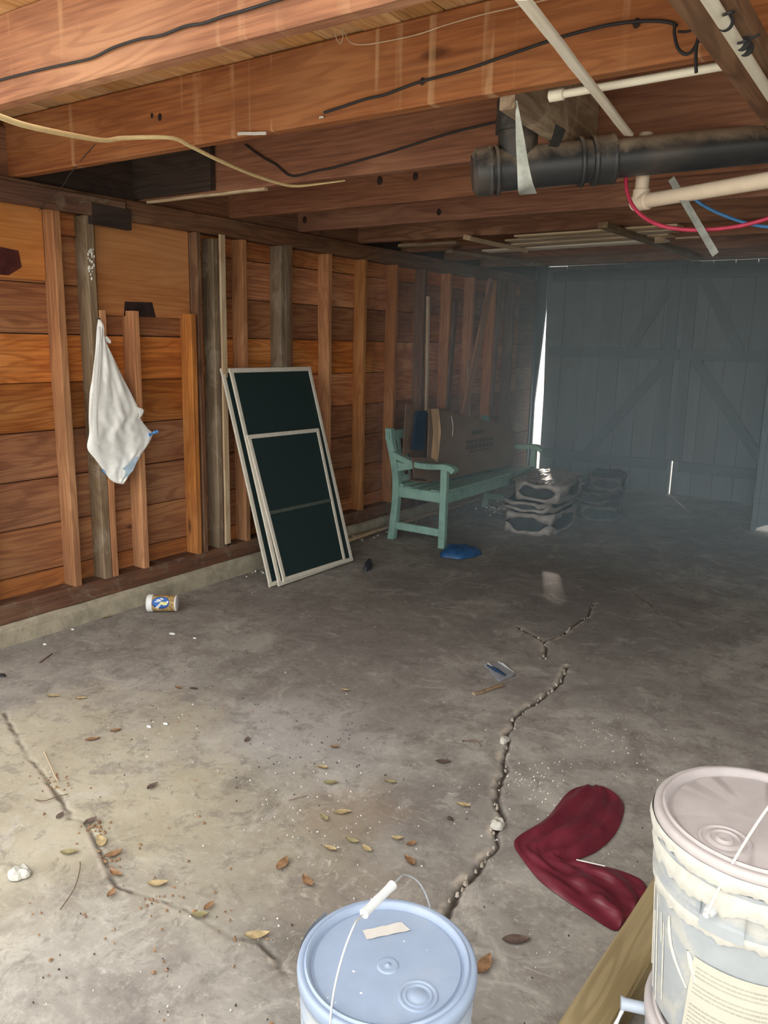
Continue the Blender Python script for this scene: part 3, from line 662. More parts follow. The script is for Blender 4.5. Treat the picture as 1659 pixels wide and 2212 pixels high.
# ------------------------------------------------------------------ maroon satin bag
def cloth(name, rowsA, rowsB, z0, bulge, mat, nseg=16, seed=0, fold=.006, k=4, plane=None):
    A = spline(rowsA, k); B = spline(rowsB, k); G = []; Bk = []
    nrm = plane if plane else Vector((0,0,1))
    for i, (a, b) in enumerate(zip(A, B)):
        r1 = []; r2 = []
        for j in range(nseg+1):
            s_ = j/nseg; p = a.lerp(b, s_); e = (4*s_*(1-s_))**.5
            e *= min(1., (i+.2)/5, (len(A)-1-i+.2)/5)**.5; h = bulge*e*(.6+.4*noise.noise(p*7+Vector((seed,0,0))))
            h += e*fold*(noise.noise(Vector((s_*9+seed, i*.12, 0)))+.6*math.sin(s_*17+i*.25+seed)+.7*noise.noise(p*28))
            r1.append(p+nrm*(max(.0015, h)+z0)); r2.append(p+nrm*z0)
        G.append(r1); Bk.append(r2)
    mb = MB().grid(G).grid(Bk, True, True)
    mb.grid([[G[0][j] for j in range(nseg+1)], [Bk[0][j] for j in range(nseg+1)]]); mb.grid([[G[-1][j] for j in range(nseg+1)], [Bk[-1][j] for j in range(nseg+1)]])
    return mb.build(name, mat)
fo = [(1262,1698),(1228,1712),(1180,1768),(1122,1806),(1111,1828),(1135,1866),(1165,1903),(1210,1938),(1262,1972),(1318,2008),(1336,2010)]
fi = [(1300,1699),(1347,1736),(1333,1795),(1292,1838),(1243,1860),(1250,1864),(1290,1870),(1340,1882),(1385,1902),(1402,1930),(1392,1950)]
bagm = cloth('satin_bag', [zp(*q) for q in fo], [zp(*q) for q in fi], .001, .022, M['satin'], 26, 3, .011, 6)
tag(bagm, 'crumpled maroon satin bag on the floor left of the plaster smeared bucket', 'bag')
o = MB().tube([zp(1245,1857,.02), zp(1307,1871,.018)], .0016, 8).build('thin_stick', M['print_white']); tag(o, 'thin white stick poking out of the maroon bag', 'stick')

# ------------------------------------------------------------------ white bag on the wall
bl = [(211,690),(208,712),(205,760),(198,818),(193,850),(191,900),(192,935),(188,968),(205,992),(224,1018),(234,1032),(243,1040),(252,1044)]
br = [(216,691),(222,708),(230,742),(247,778),(268,822),(285,855),(299,884),(303,905),(318,925),(329,940),(309,975),(290,1006),(266,1046)]
wb_ = empty('plastic_bag', xp(213,692,-3.33), 'white plastic bag hanging by one corner from a grey wall post', 'bag')
def sag(q, i): return xp(q[0], q[1], -3.325)
c_ = cloth('film', [sag(q, 0) for q in bl], [sag(q, 0) for q in br], .002, .028, M['bag'], 40, 11, .0055, 8, Vector((1,0,0))); attach(c_, wb_)
c_ = cloth('seam_flap', [xp(*q, -3.30) for q in ((207,705),(204,760),(197,820),(193,900),(196,960))], [xp(*q, -3.30) for q in ((212,705),(213,760),(209,820),(205,900),(209,960))], .022, .006, M['bag'], 5, 4, .002, 8, Vector((1,0,0))); attach(c_, wb_)
c_ = cloth('flap', [xp(*q, -3.31) for q in ((292,880),(297,893),(296,905))], [xp(*q, -3.31) for q in ((298,880),(308,886),(303,898))], .01, .006, M['bag'], 5, 4, .002, 4, Vector((1,0,0))); attach(c_, wb_)
c_ = cloth('hem_patch', [xp(*q, -3.30) for q in ((258,1012),(265,1018),(262,1034))], [xp(*q, -3.30) for q in ((276,996),(292,985),(281,1015))], .024, .003, M['pale_blue_film'], 6, 4, .001, 6, Vector((1,0,0))); attach(c_, wb_); c_['label'] = 'pale blue patch on the hem'
MB().tube(spline([xp(322,940,-3.305), xp(330,936,-3.30), xp(336,933,-3.29), xp(341,932,-3.29)], 5), [.010,.008,.005,.006,.004,.004,.006,.008,.010,.009,.006,.005,.008,.010,.006,.003], 8).build('tie_knot', M['blue_tie'], wb_, 'bright blue drawstring knot')
MB().tube([xp(221,1014,-3.31), xp(227,1022,-3.30)], .004, 6).build('tie_end', M['blue_tie'], wb_)
o = MB().tube([(-3.345, xp(213,690,-3.33).y+.002, xp(213,690,-3.33).z+.0), (-3.318, xp(213,690,-3.33).y, xp(213,690,-3.33).z+.004)], [.002,.0035], 8).build('nail', M['dark_metal'], wb_)
mb = MB()
for k_ in range(5): 
    q = xp(229+k_*1.6, 731+k_*2, -3.335); mb.add([q+Vector((.0,-.008,-.004)), q+Vector((.004,.008,-.006)), q+Vector((.01,.004,.008)), q+Vector((.002,-.004,.010))], [(0,1,2,3)])
tag(mb.build('scrap_of_film', M['bag']), 'tiny white scrap stuck beside the hanging white bag', 'scrap')

# ------------------------------------------------------------------ window screens
def screen(name, BL, BR, TL, TR, label, bars=(), th=.012, fw=.026, off=0.):
    BL, BR, TL, TR = map(Vector, (BL, BR, TL, TR)); t = empty(name, (BL+BR)/2, label, 'window screen', 'window screens leaning on the wall')
    n = (BR-BL).cross(TL-BL).normalized()
    if n.x < 0: n = -n
    rx = (BR-BL).normalized(); up = (TL-BL).normalized(); h = fw/2
    board('frame_bar', BL+up*h, BR+up*h, fw, th, n, M['frame_white'], t, 0, 1, ch=.002); board('frame_bar', TL-up*h, TR-up*h, fw, th, n, M['frame_white'], t, 0, 1, ch=.002)
    board('frame_bar', BL+rx*h+up*fw, TL+rx*h-up*fw, fw, th, n, M['frame_white'], t, 0, 1, ch=.002); board('frame_bar', BR-rx*h+up*fw, TR-rx*h-up*fw, fw, th, n, M['frame_white'], t, 0, 1, ch=.002)
    a = BL+(rx+up)*fw*.8; b = BR+(up-rx)*fw*.8; c = TR-(up+rx)*fw*.8; d = TL+(rx-up)*fw*.8
    mb = MB(); mb.add([a+n*.001, b+n*.001, c+n*.001, d+n*.001, a-n*.001, b-n*.001, c-n*.001, d-n*.001], [(0,1,2,3),(7,6,5,4),(0,4,5,1),(1,5,6,2),(2,6,7,3),(3,7,4,0)])
    m = mb.build('mesh', M['mesh'], t, 'dark green insect mesh')
    for f in bars:
        p = BL.lerp(TL, f)+rx*fw; q = BR.lerp(TR, f)-rx*fw
        board('crossbar', p+n*.0025, q+n*.0025, .020, .003, n, M['mesh_bar'], t, 0, 1, ch=.0005)
    return t, n
bl_, br_ = zp(601, 1262), zp(757, 1211); tl_, tr_ = xp(500, 796, XF+.035), xp(671, 796, XF+.035)
BL = Vector((-2.985, 3.285, .001)); BR = Vector((-2.985, 4.00, .001)); TL = Vector((-3.305, 3.235, 1.235)); TR = Vector((-3.305, 3.945, 1.235))
screen('window_screen', BL, BR, TL, TR, 'large dark mesh screen in cream frame, middle of the leaning three')
dx = Vector((-.030, -.045, 0))
screen('window_screen', BL+dx, BR+dx, TL+dx*.9, TR+dx*.9, 'rearmost large cream framed screen, its left edge showing behind the middle one')
n_ = (BR-BL).cross(TL-BL).normalized(); n_ = n_ if n_.x > 0 else -n_
def on_pl(px, py, o_=.016):
    d = Vector(ray(px, py)); e = Vector((0,0,EYE)); P0 = BL+n_*o_; t = (P0-e).dot(n_)/d.dot(n_); return e+d*t
sBL, sBR, sTL, sTR = on_pl(612,1257), on_pl(747,1214), on_pl(533,940), on_pl(687,925)
s3, n3 = screen('window_screen', sBL, sBR, sTL, sTR, 'smaller dark screen standing in front of the two large ones', (.47,), fw=.024)

# ------------------------------------------------------------------ jar by the curb
jc = zp(342, 1325); ax = Vector((R[0], R[1], 0)).normalized(); ax = (ax+Vector((.02, .05, 0))).normalized()
jr = .0440; jc = Vector((jc.x-.005, jc.y+.035, jr+.002)); jt = empty('jar', (jc.x, jc.y, 0), 'white lidded tan jar with blue printed label lying by the curb', 'jar')
side = Vector((0,0,1)).cross(ax).normalized()
Mj = Matrix(((side.x, 0, ax.x), (side.y, 0, ax.y), (side.z, 1, ax.z)))
jl = jc-ax*.078
MB().lathe([(0,.030),(.040,.030),(jr-.002,.032),(jr-.002,.034),(jr-.003,.148),(jr-.004,.151)], jl, 48, Mj).build('jar_body', M['jar_tan'], jt, 'tan printed paper wrap', sharp=40)
MB().lathe([(0,.154),(jr-.006,.154),(jr-.002,.152),(jr-.001,.148),(jr-.002,.146)], jl, 48, Mj).build('jar_base', M['white_plastic'], jt, sharp=40)
MB().lathe([(0,0),(.040,0),(jr,.003),(jr+.0015,.006),(jr+.0015,.030),(jr-.001,.032)], jl, 48, Mj).build('jar_lid', M['white_plastic'], jt, 'white screw lid', sharp=40)
camdir = (Vector((0,0,EYE))-jc).normalized(); a0 = math.atan2(camdir.dot(Vector((0,0,1))), camdir.dot(side))
def onjar(u_, v_, o_=.0006):   # u along the jar 0..1, v across (-1..1)
    th = a0-v_*1.0; q = Mj @ Vector((math.cos(th)*(jr-.002+o_), math.sin(th)*(jr-.002+o_), .034+u_*.112)); return jl+q
def jpoly(name, pts, mat, o_=.0006, par=None, label=None):
    cx_ = sum(p[0] for p in pts)/len(pts); cy_ = sum(p[1] for p in pts)/len(pts); mb = MB()
    n = len(pts); v = [onjar(cx_, cy_, o_)]
    for f in (.5, 1.): v += [onjar(cx_+(p[0]-cx_)*f, cy_+(p[1]-cy_)*f, o_) for p in pts]
    fs = [(0, 1+i, 1+(i+1) % n) for i in range(n)]+[(1+i, 1+n+i, 1+n+(i+1) % n, 1+(i+1) % n) for i in range(n)]
    mb.add(v, fs, True); return mb.build(name, mat, par or jt, label)
def ell(cx_, cy_, rx_, ry_, n=28): return [(cx_+rx_*math.cos(2*math.pi*i/n), cy_+ry_*math.sin(2*math.pi*i/n)) for i in range(n)]
# v grows toward the bottom of the picture
e1 = jpoly('emblem', ell(.385,.02,.40,.80), M['jar_navy'], .0006, label='blue oval emblem')
jpoly('emblem_field', ell(.385,.10,.365,.66), M['jar_blue'], .0009, e1)
for pts in ([(.13,-.62),(.20,-.66),(.36,-.22),(.30,-.14)], [(.20,-.72),(.27,-.74),(.40,-.26),(.36,-.20)], [(.10,.10),(.16,.08),(.38,.20),(.34,.30),(.20,.30)], [(.16,.42),(.22,.34),(.40,.26),(.42,.34),(.30,.48)], [(.33,.66),(.36,.50),(.46,.34),(.52,.46),(.46,.60)], [(.64,.0),(.70,-.05),(.74,.1),(.72,.26),(.66,.24)]):
    jpoly('emblem_ray', pts, M['print_white'], .0013, e1)
jpoly('emblem_face', ell(.55,-.06,.15,.22,20), M['print_yellow'], .0014, e1)
jpoly('emblem_face', [(.34,-.22),(.48,-.16),(.50,.14),(.40,.16),(.34,.0)], M['print_yellow'], .0014, e1)
for pts in (ell(.56,-.02,.012,.025,8), ell(.615,-.06,.012,.02,8), [(.46,.18),(.62,.14),(.63,.17),(.47,.22)]): jpoly('emblem_ink', pts, M['print_black'], .0018, e1)
for k_, (u_, v_) in enumerate(((.84,-.45),(.88,-.2),(.83,.05),(.90,.2),(.84,.36),(.92,.5),(.86,.62),(.82,-.1))): jpoly('label_ink', [(u_,v_),(u_+.05,v_+.02),(u_+.05,v_+.07),(u_,v_+.05)], M['print_black'] if k_ % 2 else M['leaf_brown'], .0008)

# ------------------------------------------------------------------ bench
bx0, bx1, by0, by1 = -3.14, -2.70, 4.66, 6.12
bt = empty('garden_bench', ((bx0+bx1)/2, (by0+by1)/2, 0), 'teal painted wooden garden bench against the left wall', 'bench')
def bb(name, p0, p1, w_, t_, n=(1,0,0), **k): return board(name, p0, p1, w_, t_, n, M['teal'], bt, 0, 2, ch=.005, **k)
for y in (by0, by1):
    bb('leg', (bx1, y, 0), (bx1, y, .555), .045, .05, label='front leg')
    # rear leg curves back above the seat
    prof = [(-3.125, 0), (-3.10, .2), (-3.09, .40), (-3.11, .55), (-3.15, .70), (-3.165, .80)]
    mb = MB(); g = []
    for (x, z) in spline([(a, y, b) for a, b in prof], 3) and [(p.x, p.z) for p in spline([(a, y, b) for a, b in prof], 3)]:
        g.append([(x-.026, y-.022, z), (x+.026, y-.022, z), (x+.026, y+.022, z), (x-.026, y+.022, z), (x-.026, y-.022, z)])
    mb.grid(g, False); mb.add(g[0][:4], [(0,1,2,3)]); mb.add(g[-1][:4], [(0,1,2,3)])
    mb.build('leg', M['teal'], bt, 'curved rear leg and back post')
    bb('side_rail', (bx0+.03, y, .355), (bx1-.02, y, .355), .075, .03, (0,1,0))
    bb('stretcher', (bx0+.01, y, .105), (bx1-.02, y, .105), .055, .028, (0,1,0))
    # arm: dips then rolls over at the front
    ap = spline([(bx0+.01, y, .625), (-3.02, y, .59), (-2.92, y, .566), (-2.80, y, .566), (-2.70, y, .575), (-2.645, y, .565), (-2.62, y, .545)], 5)
    g = []
    for i, p in enumerate(ap):
        tq = (ap[min(i+1, len(ap)-1)]-ap[max(i-1, 0)]).normalized(); nn = Vector((-tq.z, 0, tq.x)); hh = .019
        g.append([p+nn*hh+Vector((0,-.030,0)), p+nn*(hh-.006)+Vector((0,-.036,0)), p-nn*hh+Vector((0,-.034,0)), p-nn*hh+Vector((0,.034,0)), p+nn*(hh-.006)+Vector((0,.036,0)), p+nn*hh+Vector((0,.030,0)), p+nn*hh+Vector((0,-.030,0))])
    mb = MB().grid(g, False); mb.add(g[-1][:6], [tuple(range(6))]); mb.add(g[0][:6], [tuple(range(6))]); mb.build('armrest', M['teal'], bt, 'arm with a rolled front end')
    if y == by0:
        mb = MB().lathe([(0,.006),(.006,.006),(.010,.003),(.011,0)], (-3.115, y-.024, .615), 12, Matrix(((1,0,0),(0,0,-1),(0,1,0)))); mb.build('bolt', M['wire'], bt, 'shiny bolt head')
    mb = MB(); mb.add([(-3.09, y-.012, .57), (-2.90, y-.012, .548), (-2.90, y+.012, .548), (-3.09, y+.012, .57), (-3.09, y-.012, .50), (-3.09, y+.012, .50)], [(0,1,2,3),(0,4,1),(3,2,5),(4,5,2,1),(0,3,5,4)]); mb.build('arm_bracket', M['teal'], bt)
for i in range(6):
    x = bx1-.005-i*.072; z = .402-.018*math.sin(math.pi*i/5)
    bb('seat_slat', (x, by0+.0, z), (x, by1, z), .062, .018, (0,0,1))
bb('front_rail', (bx1-.01, by0+.02, .350), (bx1-.01, by1-.02, .350), .085, .024)
bb('back_rail', (-3.095, by0, .44), (-3.095, by1, .44), .05, .026); bb('top_rail', (-3.165, by0-.03, .752), (-3.165, by1+.06, .745), .066, .032)
k = 16
for i in range(1, k):
    y = by0+(by1-by0)*i/k; bb('back_slat', (-3.10, y, .46), (-3.155, y, .73), .035, .014)

# cardboard carton on the bench
ct = empty('cardboard_box', (-2.95, 5.35, .415), 'large torn brown cardboard carton lying on the teal bench', 'box')
y0, y1 = 4.80, 6.03; xf0, xf1, xb = -2.93, -2.84, -3.075
def panel(name, pts, th, mat, label=None, par=None):
    pts = [Vector(p) for p in pts]; n = (pts[1]-pts[0]).cross(pts[2]-pts[0]).normalized(); k = len(pts); mb = MB()
    mb.add([p+n*th/2 for p in pts]+[p-n*th/2 for p in pts], [tuple(range(k)), tuple(range(2*k-1, k-1, -1))]+[(i, k+i, k+(i+1) % k, (i+1) % k) for i in range(k)])
    return mb.build(name, mat, par or ct, label)
z0 = .418
fp = panel('front_panel', [(xf0, y0, z0), (xf1, y1, z0), (xf1, y1, .685), (xf1+.0, y1-.07, .735), (xf0+.03, y0+.45, .875), (xf0, y0+.12, .955), (xf0, y0, .950)], .006, M['card'], 'broad front panel')
panel('back_panel', [(xb, y0, z0), (xb, y1, z0), (xb, y1, .70), (xb, y0, .94)], .006, M['card'])
panel('bottom_panel', [(xb, y0, z0), (xb, y1, z0), (xf1, y1, z0), (xf0, y0, z0)], .006, M['card'])
panel('end_panel', [(xb, y1, z0), (xf1, y1, z0), (xf1, y1, .70), (xb, y1, .70)], .006, M['card'])
panel('top_panel', [(xf0+.03, y0+.45, .875), (xf1, y1-.05, .73), (xb, y1-.05, .735), (xb, y0+.45, .86)], .006, M['card'])
panel('inner_flap', [(xf0-.10, y0-.17, z0+.20), (xf0-.10, y0-.02, z0+.22), (xf0-.09, y0+.0, .97), (xf0-.10, y0-.15, .985)], .005, M['card'], 'upright end flap')
panel('torn_flap', [(xf0+.012, y0+.03, .60), (xf0+.035, y0+.085, .56), (xf0+.045, y0+.10, .78), (xf0+.03, y0+.08, .945), (xf0+.012, y0+.01, .945), (xf0+.025, y0+.03, .78)], .004, M['card_light'], 'paler torn flap')
panel('end_flap', [(xf0-.005, y0-.20, .62), (xf0+.0, y0, .60), (xf0, y0, z0+.02), (xf0+.0, y0-.17, z0+.06)], .005, M['card'], 'lower end flap folded out')
panel('lining', [(xf0-.05, y0-.13, .66), (xf0-.04, y0+.01, .65), (xf0-.035, y0+.02, .93), (xf0-.045, y0-.10, .93)], .01, M['navy'], 'dark blue stuff inside the open end')
def onfp(f, z): return Vector((xf0+(xf1-xf0)*f+.0045, y0+(y1-y0)*f, z))
for a, b, zt_, zb_ in ((.46,.60,.75,.72),(.40,.73,.68,.655),(.40,.73,.645,.61),(.44,.70,.60,.585)):
    m_ = 7
    for i in range(m_):
        f0 = a+(b-a)*i/m_; f1 = f0+(b-a)/m_*.78
        panel('print', [onfp(f0,zt_), onfp(f1,zt_), onfp(f1,zb_), onfp(f0,zb_)], .001, M['card_print'], None, fp)
o = MB().tube(spline([onfp(.22,.88)+Vector((.004,0,0)), onfp(.24,.80)+Vector((.006,0,0)), onfp(.235,.73)+Vector((.006,0,0))], 5), .0025, 6).build('tape_edge', M['print_white'], fp, 'shiny torn tape edge')

# ------------------------------------------------------------------ stack of dark packs in torn wrapping
def pack(cx, cy, z, rot, sx, sy, h, label, top=False, hollow=True):
    t = empty('wrapped_pack', (cx, cy, z), label, 'package', 'stack of dark packs behind the bench')
    ca, sa = math.cos(rot), math.sin(rot)
    def W_(x, y, zz): return Vector((cx+x*ca-y*sa, cy+x*sa+y*ca, z+zz))
    def ring(fx, fy, zz, n=28, p=3.2, jit=.0):
        out = []
        for i in range(n):
            th = 2*math.pi*i/n; c_, s_ = math.cos(th), math.sin(th)
            x = math.copysign(abs(c_)**(2/p), c_)*fx; y = math.copysign(abs(s_)**(2/p), s_)*fy
            q = W_(x, y, zz); out.append(q+Vector((noise.noise(q*9), noise.noise(q*9+Vector((5,0,0))), noise.noise(q*12)))*jit)
        return out
    g = [ring(sx*.93, sy*.93, .012, jit=.008), ring(sx*.96, sy*.96, h*.3, jit=.01), ring(sx*.96, sy*.96, h*.7, jit=.01), ring(sx*.93, sy*.93, h-.012, jit=.006), ring(sx*.5, sy*.5, h-.004, jit=.004), ring(.001, .001, h-.004)]
    mb = MB().grid([r_+[r_[0]] for r_ in g]); mb.build('core', M['pack'], t, 'dark contents')
    # pale wrap: rims at top and bottom edges that flare at the corners, with torn oval windows between
    for nm, zz in (('upper_wrap', h-.012), ('lower_wrap', .010)):
        g = []
        N = 56
        for i in range(N):
            th = 2*math.pi*i/N; c_, s_ = math.cos(th), math.sin(th); p = 4.
            x = math.copysign(abs(c_)**(2/p), c_)*sx; y = math.copysign(abs(s_)**(2/p), s_)*sy
            corner = min(1, abs(c_*s_)*2)**2.2; hh = (.010+h*.46*corner)*(.75+1.1*noise.noise(W_(x, y, 0)*6+Vector((z*9, 0, 0))))+.008
            d = 1 if nm == 'upper_wrap' else -1; q0 = W_(x*1.0, y*1.0, zz+.008*d); q1 = W_(x*1.01, y*1.01, zz-hh*d); q2 = W_(x*.93, y*.93, zz-hh*d*.8)
            jn = Vector((noise.noise(q0*14), noise.noise(q0*14+Vector((3,1,0))), noise.noise(q0*17)))*.024
            g.append([W_(x*.9, y*.9, zz+.006*d)+jn*.4, q0+jn, q1+jn, q2+jn*.5])
        g.append(g[0]); MB().grid(g).build(nm, M['wrap'], t, 'torn pale wrapping')
    if top:
        G = [[W_(-sx*.98+2*sx*.98*i/22, -sy*.98+2*sy*.98*j/22, h+.004+.016*abs(noise.noise(Vector((i*.5, j*.5, 2))))+.008*noise.noise(Vector((i*1.3, j*1.3, 7)))) for i in range(23)] for j in range(23)]
        MB().grid(G, False).build('top_sheet', M['pack_top'], t, 'crumpled grey top sheet catching the light')
    return t
rt = math.radians(4)
pack(-2.44, 5.74, .0, rt, .215, .34, .165, 'lowest pack of the front stack, torn pale wrapping round dark contents')
pack(-2.47, 5.76, .168, rt-.06, .205, .34, .075, 'thin middle pack of the front stack with pale band')
pack(-2.41, 5.80, .246, rt+.07, .205, .35, .145, 'top pack of the front stack with crumpled light sheet', True)
WR = M['wrap']; M['wrap'] = plain('shaded_wrapping', (.10,.10,.10), .6, .3, var=.3, sc=20, bump=.4)  # darker wrap copy for the rear stack, its shade put into the colour
pack(-2.22, 6.50, .0, rt+.2, .17, .28, .13, 'lowest pack of the dark rear stack')
pack(-2.25, 6.52, .133, rt-.1, .16, .28, .10, 'middle pack of the dark rear stack')
pack(-2.21, 6.56, .236, rt+.2, .15, .25, .12, 'topmost ragged pack of the dark rear stack')
M['wrap'] = WR

# ------------------------------------------------------------------ drain pipe and plumbing
pa, pb = yp(1020, 374, 2.28), yp(1900, 285, 2.95)
dirp = (pb-pa).normalized(); pr = .056
pt_ = empty('drain_pipe', pa, 'large black dusty drain pipe slung under the joists', 'pipe')
MB().tube([pa+dirp*.40, pb], pr, 40).build('pipe_run', M['abs'], pt_, sharp=40)
MB().tube([pa+dirp*.0, pa+dirp*.01, pa+dirp*.012, pa+dirp*.06, pa+dirp*.062, pa+dirp*.36, pa+dirp*.362, pa+dirp*.43, pa+dirp*.432], [.052,.066,.069,.069,.062,.062,.070,.070,.060], 40).build('tee_fitting', M['abs'], pt_, 'ribbed joining sleeve', sharp=40)
for q in (.055, .075, .33, .37, .425): MB().tube([pa+dirp*(q-.006), pa+dirp*(q-.002), pa+dirp*(q+.002), pa+dirp*(q+.006)], [.0705,.073,.073,.0705], 40).build('sleeve_ring', M['abs'], pt_)
vt = pa+dirp*.135; MB().tube([vt, vt+Vector((0,0,.10)), vt+Vector((0,0,.101)), vt+Vector((0,0,.19)), vt+Vector((0,0,.191)), vt+Vector((-.0,0,.34))], [.060,.060,.069,.069,.062,.062], 32).build('riser', M['abs'], pt_, 'vertical branch rising between the joists', sharp=40)
MB().tube([pa+dirp*1.02, pa+dirp*1.032], .0585, 40, False).build('sleeve_ring', M['galv'], pt_, 'pale mark round the pipe')
# hanger strap
def ribbon(name, L_, R_, mat, parent=None, label=None, th=.0015):
    a = spline(L_, 6); b = spline(R_, 6); n = Vector((0,-1,0)); mb = MB()
    mb.grid([[p, q] for p, q in zip(a, b)], False); mb.grid([[p-n*th, q-n*th] for p, q in zip(a, b)], False)
    for e in (a, b): mb.grid([[p, p-n*th] for p in e], False)
    return mb.build(name, mat, parent, label)
st = ribbon('hanger_strap', [yp(1114,217,2.09), yp(1114,290,2.12), yp(1117,360,2.15), yp(1119,410,2.17), yp(1122,421,2.20)], [yp(1117,217,2.09), yp(1131,290,2.12), yp(1141,350,2.15), yp(1151,395,2.17), yp(1160,418,2.20)], M['galv'])
tag(st, 'twisted pale metal strap holding the black drain pipe', 'strap')
st = ribbon('hanger_strap', [yp(1200,268,2.30), yp(1193,295,2.28), yp(1184,316,2.26)], [yp(1222,280,2.30), yp(1214,300,2.28), yp(1206,318,2.26)], M['dark_metal'])
tag(st, 'short dark strap behind the weathered block above the drain pipe', 'strap')
pa_, pb_ = yp(1205, 205, 2.125), yp(1700, 118, 2.125)
t = empty('water_pipe', pa_, 'thin white pipe with a cap end just under the joist', 'pipe')
MB().tube([pa_, pb_], .0105, 16).build('pipe_run', M['pvc_white'], t)
dq = (pb_-pa_).normalized(); MB().tube([pa_-dq*.024, pa_-dq*.022, pa_+dq*.016, pa_+dq*.018], [.011,.0150,.0150,.0125], 20).build('end_cap', M['pvc_white'], t, sharp=40)
o = board('lath', zp(1127,-6,2.02), zp(1358,290,2.02), .028, .010, (0.15,0,1), M['white_wood'], None, .0008, 8); tag(o, 'long whitish lath under the joists crossing in front of the thin white pipe', 'lath')
t = empty('conduit', zp(1600,110,1.99), 'cream conduit with black cables tied to it at the upper right', 'conduit')
c0_, c1_ = zp(1520,-20,1.99), zp(1700,262,1.99)
MB().tube([c0_, c1_], .0115, 20).build('pipe_run', M['pvc_beige' if 0 else 'pvc_white'], t)
for px, py in ((1568,50),(1605,93),(1612,105)):
    q = zp(px, py, 1.99); dd = (c1_-c0_).normalized(); MB().tube([q-dd*.003, q+dd*.003], .0142, 16).build('cable_tie', M['cable_black'], t)
# beige pipe with elbow
e0 = yp(1384, 436, 2.62); e1_ = yp(1760, 372, 2.35)
t = empty('beige_pipe', e0, 'beige pipe with an elbow below the black drain pipe', 'pipe')
MB().tube([e0, e1_], .0215, 24).build('pipe_run', M['pvc_beige'], t)
dq = (e1_-e0).normalized()
MB().tube([e0-dq*.028+Vector((0,0,-.004)), e0-dq*.01, e0+dq*.03, e0+dq*.034], [.022,.0265,.0265,.0225], 24).build('elbow', M['pvc_beige'], t, sharp=40)
MB().tube([e0, e0+Vector((0,0,.035)), e0+Vector((0,0,.037)), e0+Vector((0,0,.10)), e0+Vector((0,.0,.2))], [.026,.026,.021,.021,.021], 24).build('elbow_branch', M['pvc_beige'], t, sharp=40)
o = MB().tube(spline([yp(1352,380,2.55), yp(1354,410,2.54), yp(1366,443,2.53), yp(1392,470,2.52), yp(1430,488,2.5), yp(1480,496,2.5), yp(1530,496,2.5), yp(1580,491,2.5), yp(1625,482,2.5), yp(1700,460,2.5)], 6), .0058, 10).build('red_tube', M['red_pex']); tag(o, 'red plastic tube sagging in a loop at the right', 'tube')
o = MB().tube(spline([yp(1488,415,2.95), yp(1505,434,2.95), yp(1540,455,2.95), yp(1590,475,2.95), yp(1640,488,2.95), yp(1700,492,2.95)], 6), .0055, 10).build('blue_tube', M['blue_pex']); tag(o, 'blue plastic tube behind the red one', 'tube')
o = board('metal_strip', yp(1450,386,2.56), yp(1546,550,2.45), .020, .002, (0,1,0), M['galv'], None, 0, 2, ch=.0003); tag(o, 'thin dark strip hanging down past the beige pipe', 'strip')

# cables
def cable(name, pts, r_, mat, label, cat='cable', k=6):
    o = MB().tube(spline(pts, k), r_, 8).build(name, M[mat]); tag(o, label, cat); return o
Y = [(-40,235,1.42),(0,252,1.5),(60,272,1.62),(150,291,1.85),(225,303,2.05),(270,298,2.15),(370,298,2.3),(410,315,2.42),(470,345,2.62),(540,375,2.9),(600,395,3.1),(640,402,3.2),(700,396,3.28),(745,390,3.32)]
ysp = spline([dp(a, b, c) for a, b, c in Y], 6); ry = [.0058*(1-.55*min(1, i/len(ysp)*1.0)) if 0 else .0054 for i in range(len(ysp))]
ry = [.0058 if i < len(ysp)*.8 else .0058-.0035*((i-len(ysp)*.8)/(len(ysp)*.2)) for i in range(len(ysp))]
o = MB().tube(ysp, ry, 10).build('yellow_cable', M['cable_yellow']); tag(o, 'yellow cable dangling from the ceiling at the upper left', 'cable')
cable('black_cable', [yp(a, b, 1.402) for a, b in ((-60,192),(0,173),(90,150),(150,137),(200,125),(245,103),(300,85),(350,76),(400,57),(440,50),(480,36),(530,22),(600,0),(700,-30))], .0036, 'cable_black', 'black cable stapled along the nearest joist')
cable('black_cable', [yp(a, b, 2.027) for a, b in ((700,243),(735,232),(790,214),(830,205),(870,190),(910,176),(1000,152),(1100,118),(1200,84),(1300,57),(1380,46),(1440,47),(1462,56))], .0042, 'cable_black', 'black cable stapled along the second joist')
cable('cable_loop', [yp(a, b, 2.01) for a, b in ((1458,50),(1457,75),(1465,105),(1480,117),(1494,111),(1506,92),(1514,80))], .0038, 'cable_black', 'small hanging black cable loop beside the conduit')
cable('cable_end', [yp(a, b, 2.0) for a, b in ((1512,70),(1505,95),(1503,125),(1504,157))], .0040, 'cable_black', 'short black cable end hanging past the thin white pipe')
cable('grey_cable', [yp(1466,68,2.0), yp(1485,68,1.98), yp(1520,55,1.93), yp(1545,40,1.88), zp(1568,30,1.97), zp(1585,25,1.97)], .0030, 'cable_black', 'dark cable running across to the cream conduit')
cable('grey_cable', [yp(1510,90,2.0), yp(1540,85,1.98), yp(1575,95,1.95), zp(1600,92,1.97), zp(1618,85,1.97), zp(1640,75,1.97)], .0028, 'cable_black', 'dark cable tied lower down on the cream conduit')
cable('black_cable', [yp(a, b, 2.702) for a, b in ((530,312),(548,326),(570,341),(595,355),(610,368),(622,377),(640,380),(680,370),(720,362),(790,343),(850,326),(960,291),(1035,272),(1072,264))], .0045, 'cable_black', 'black cable bent along the third joist')
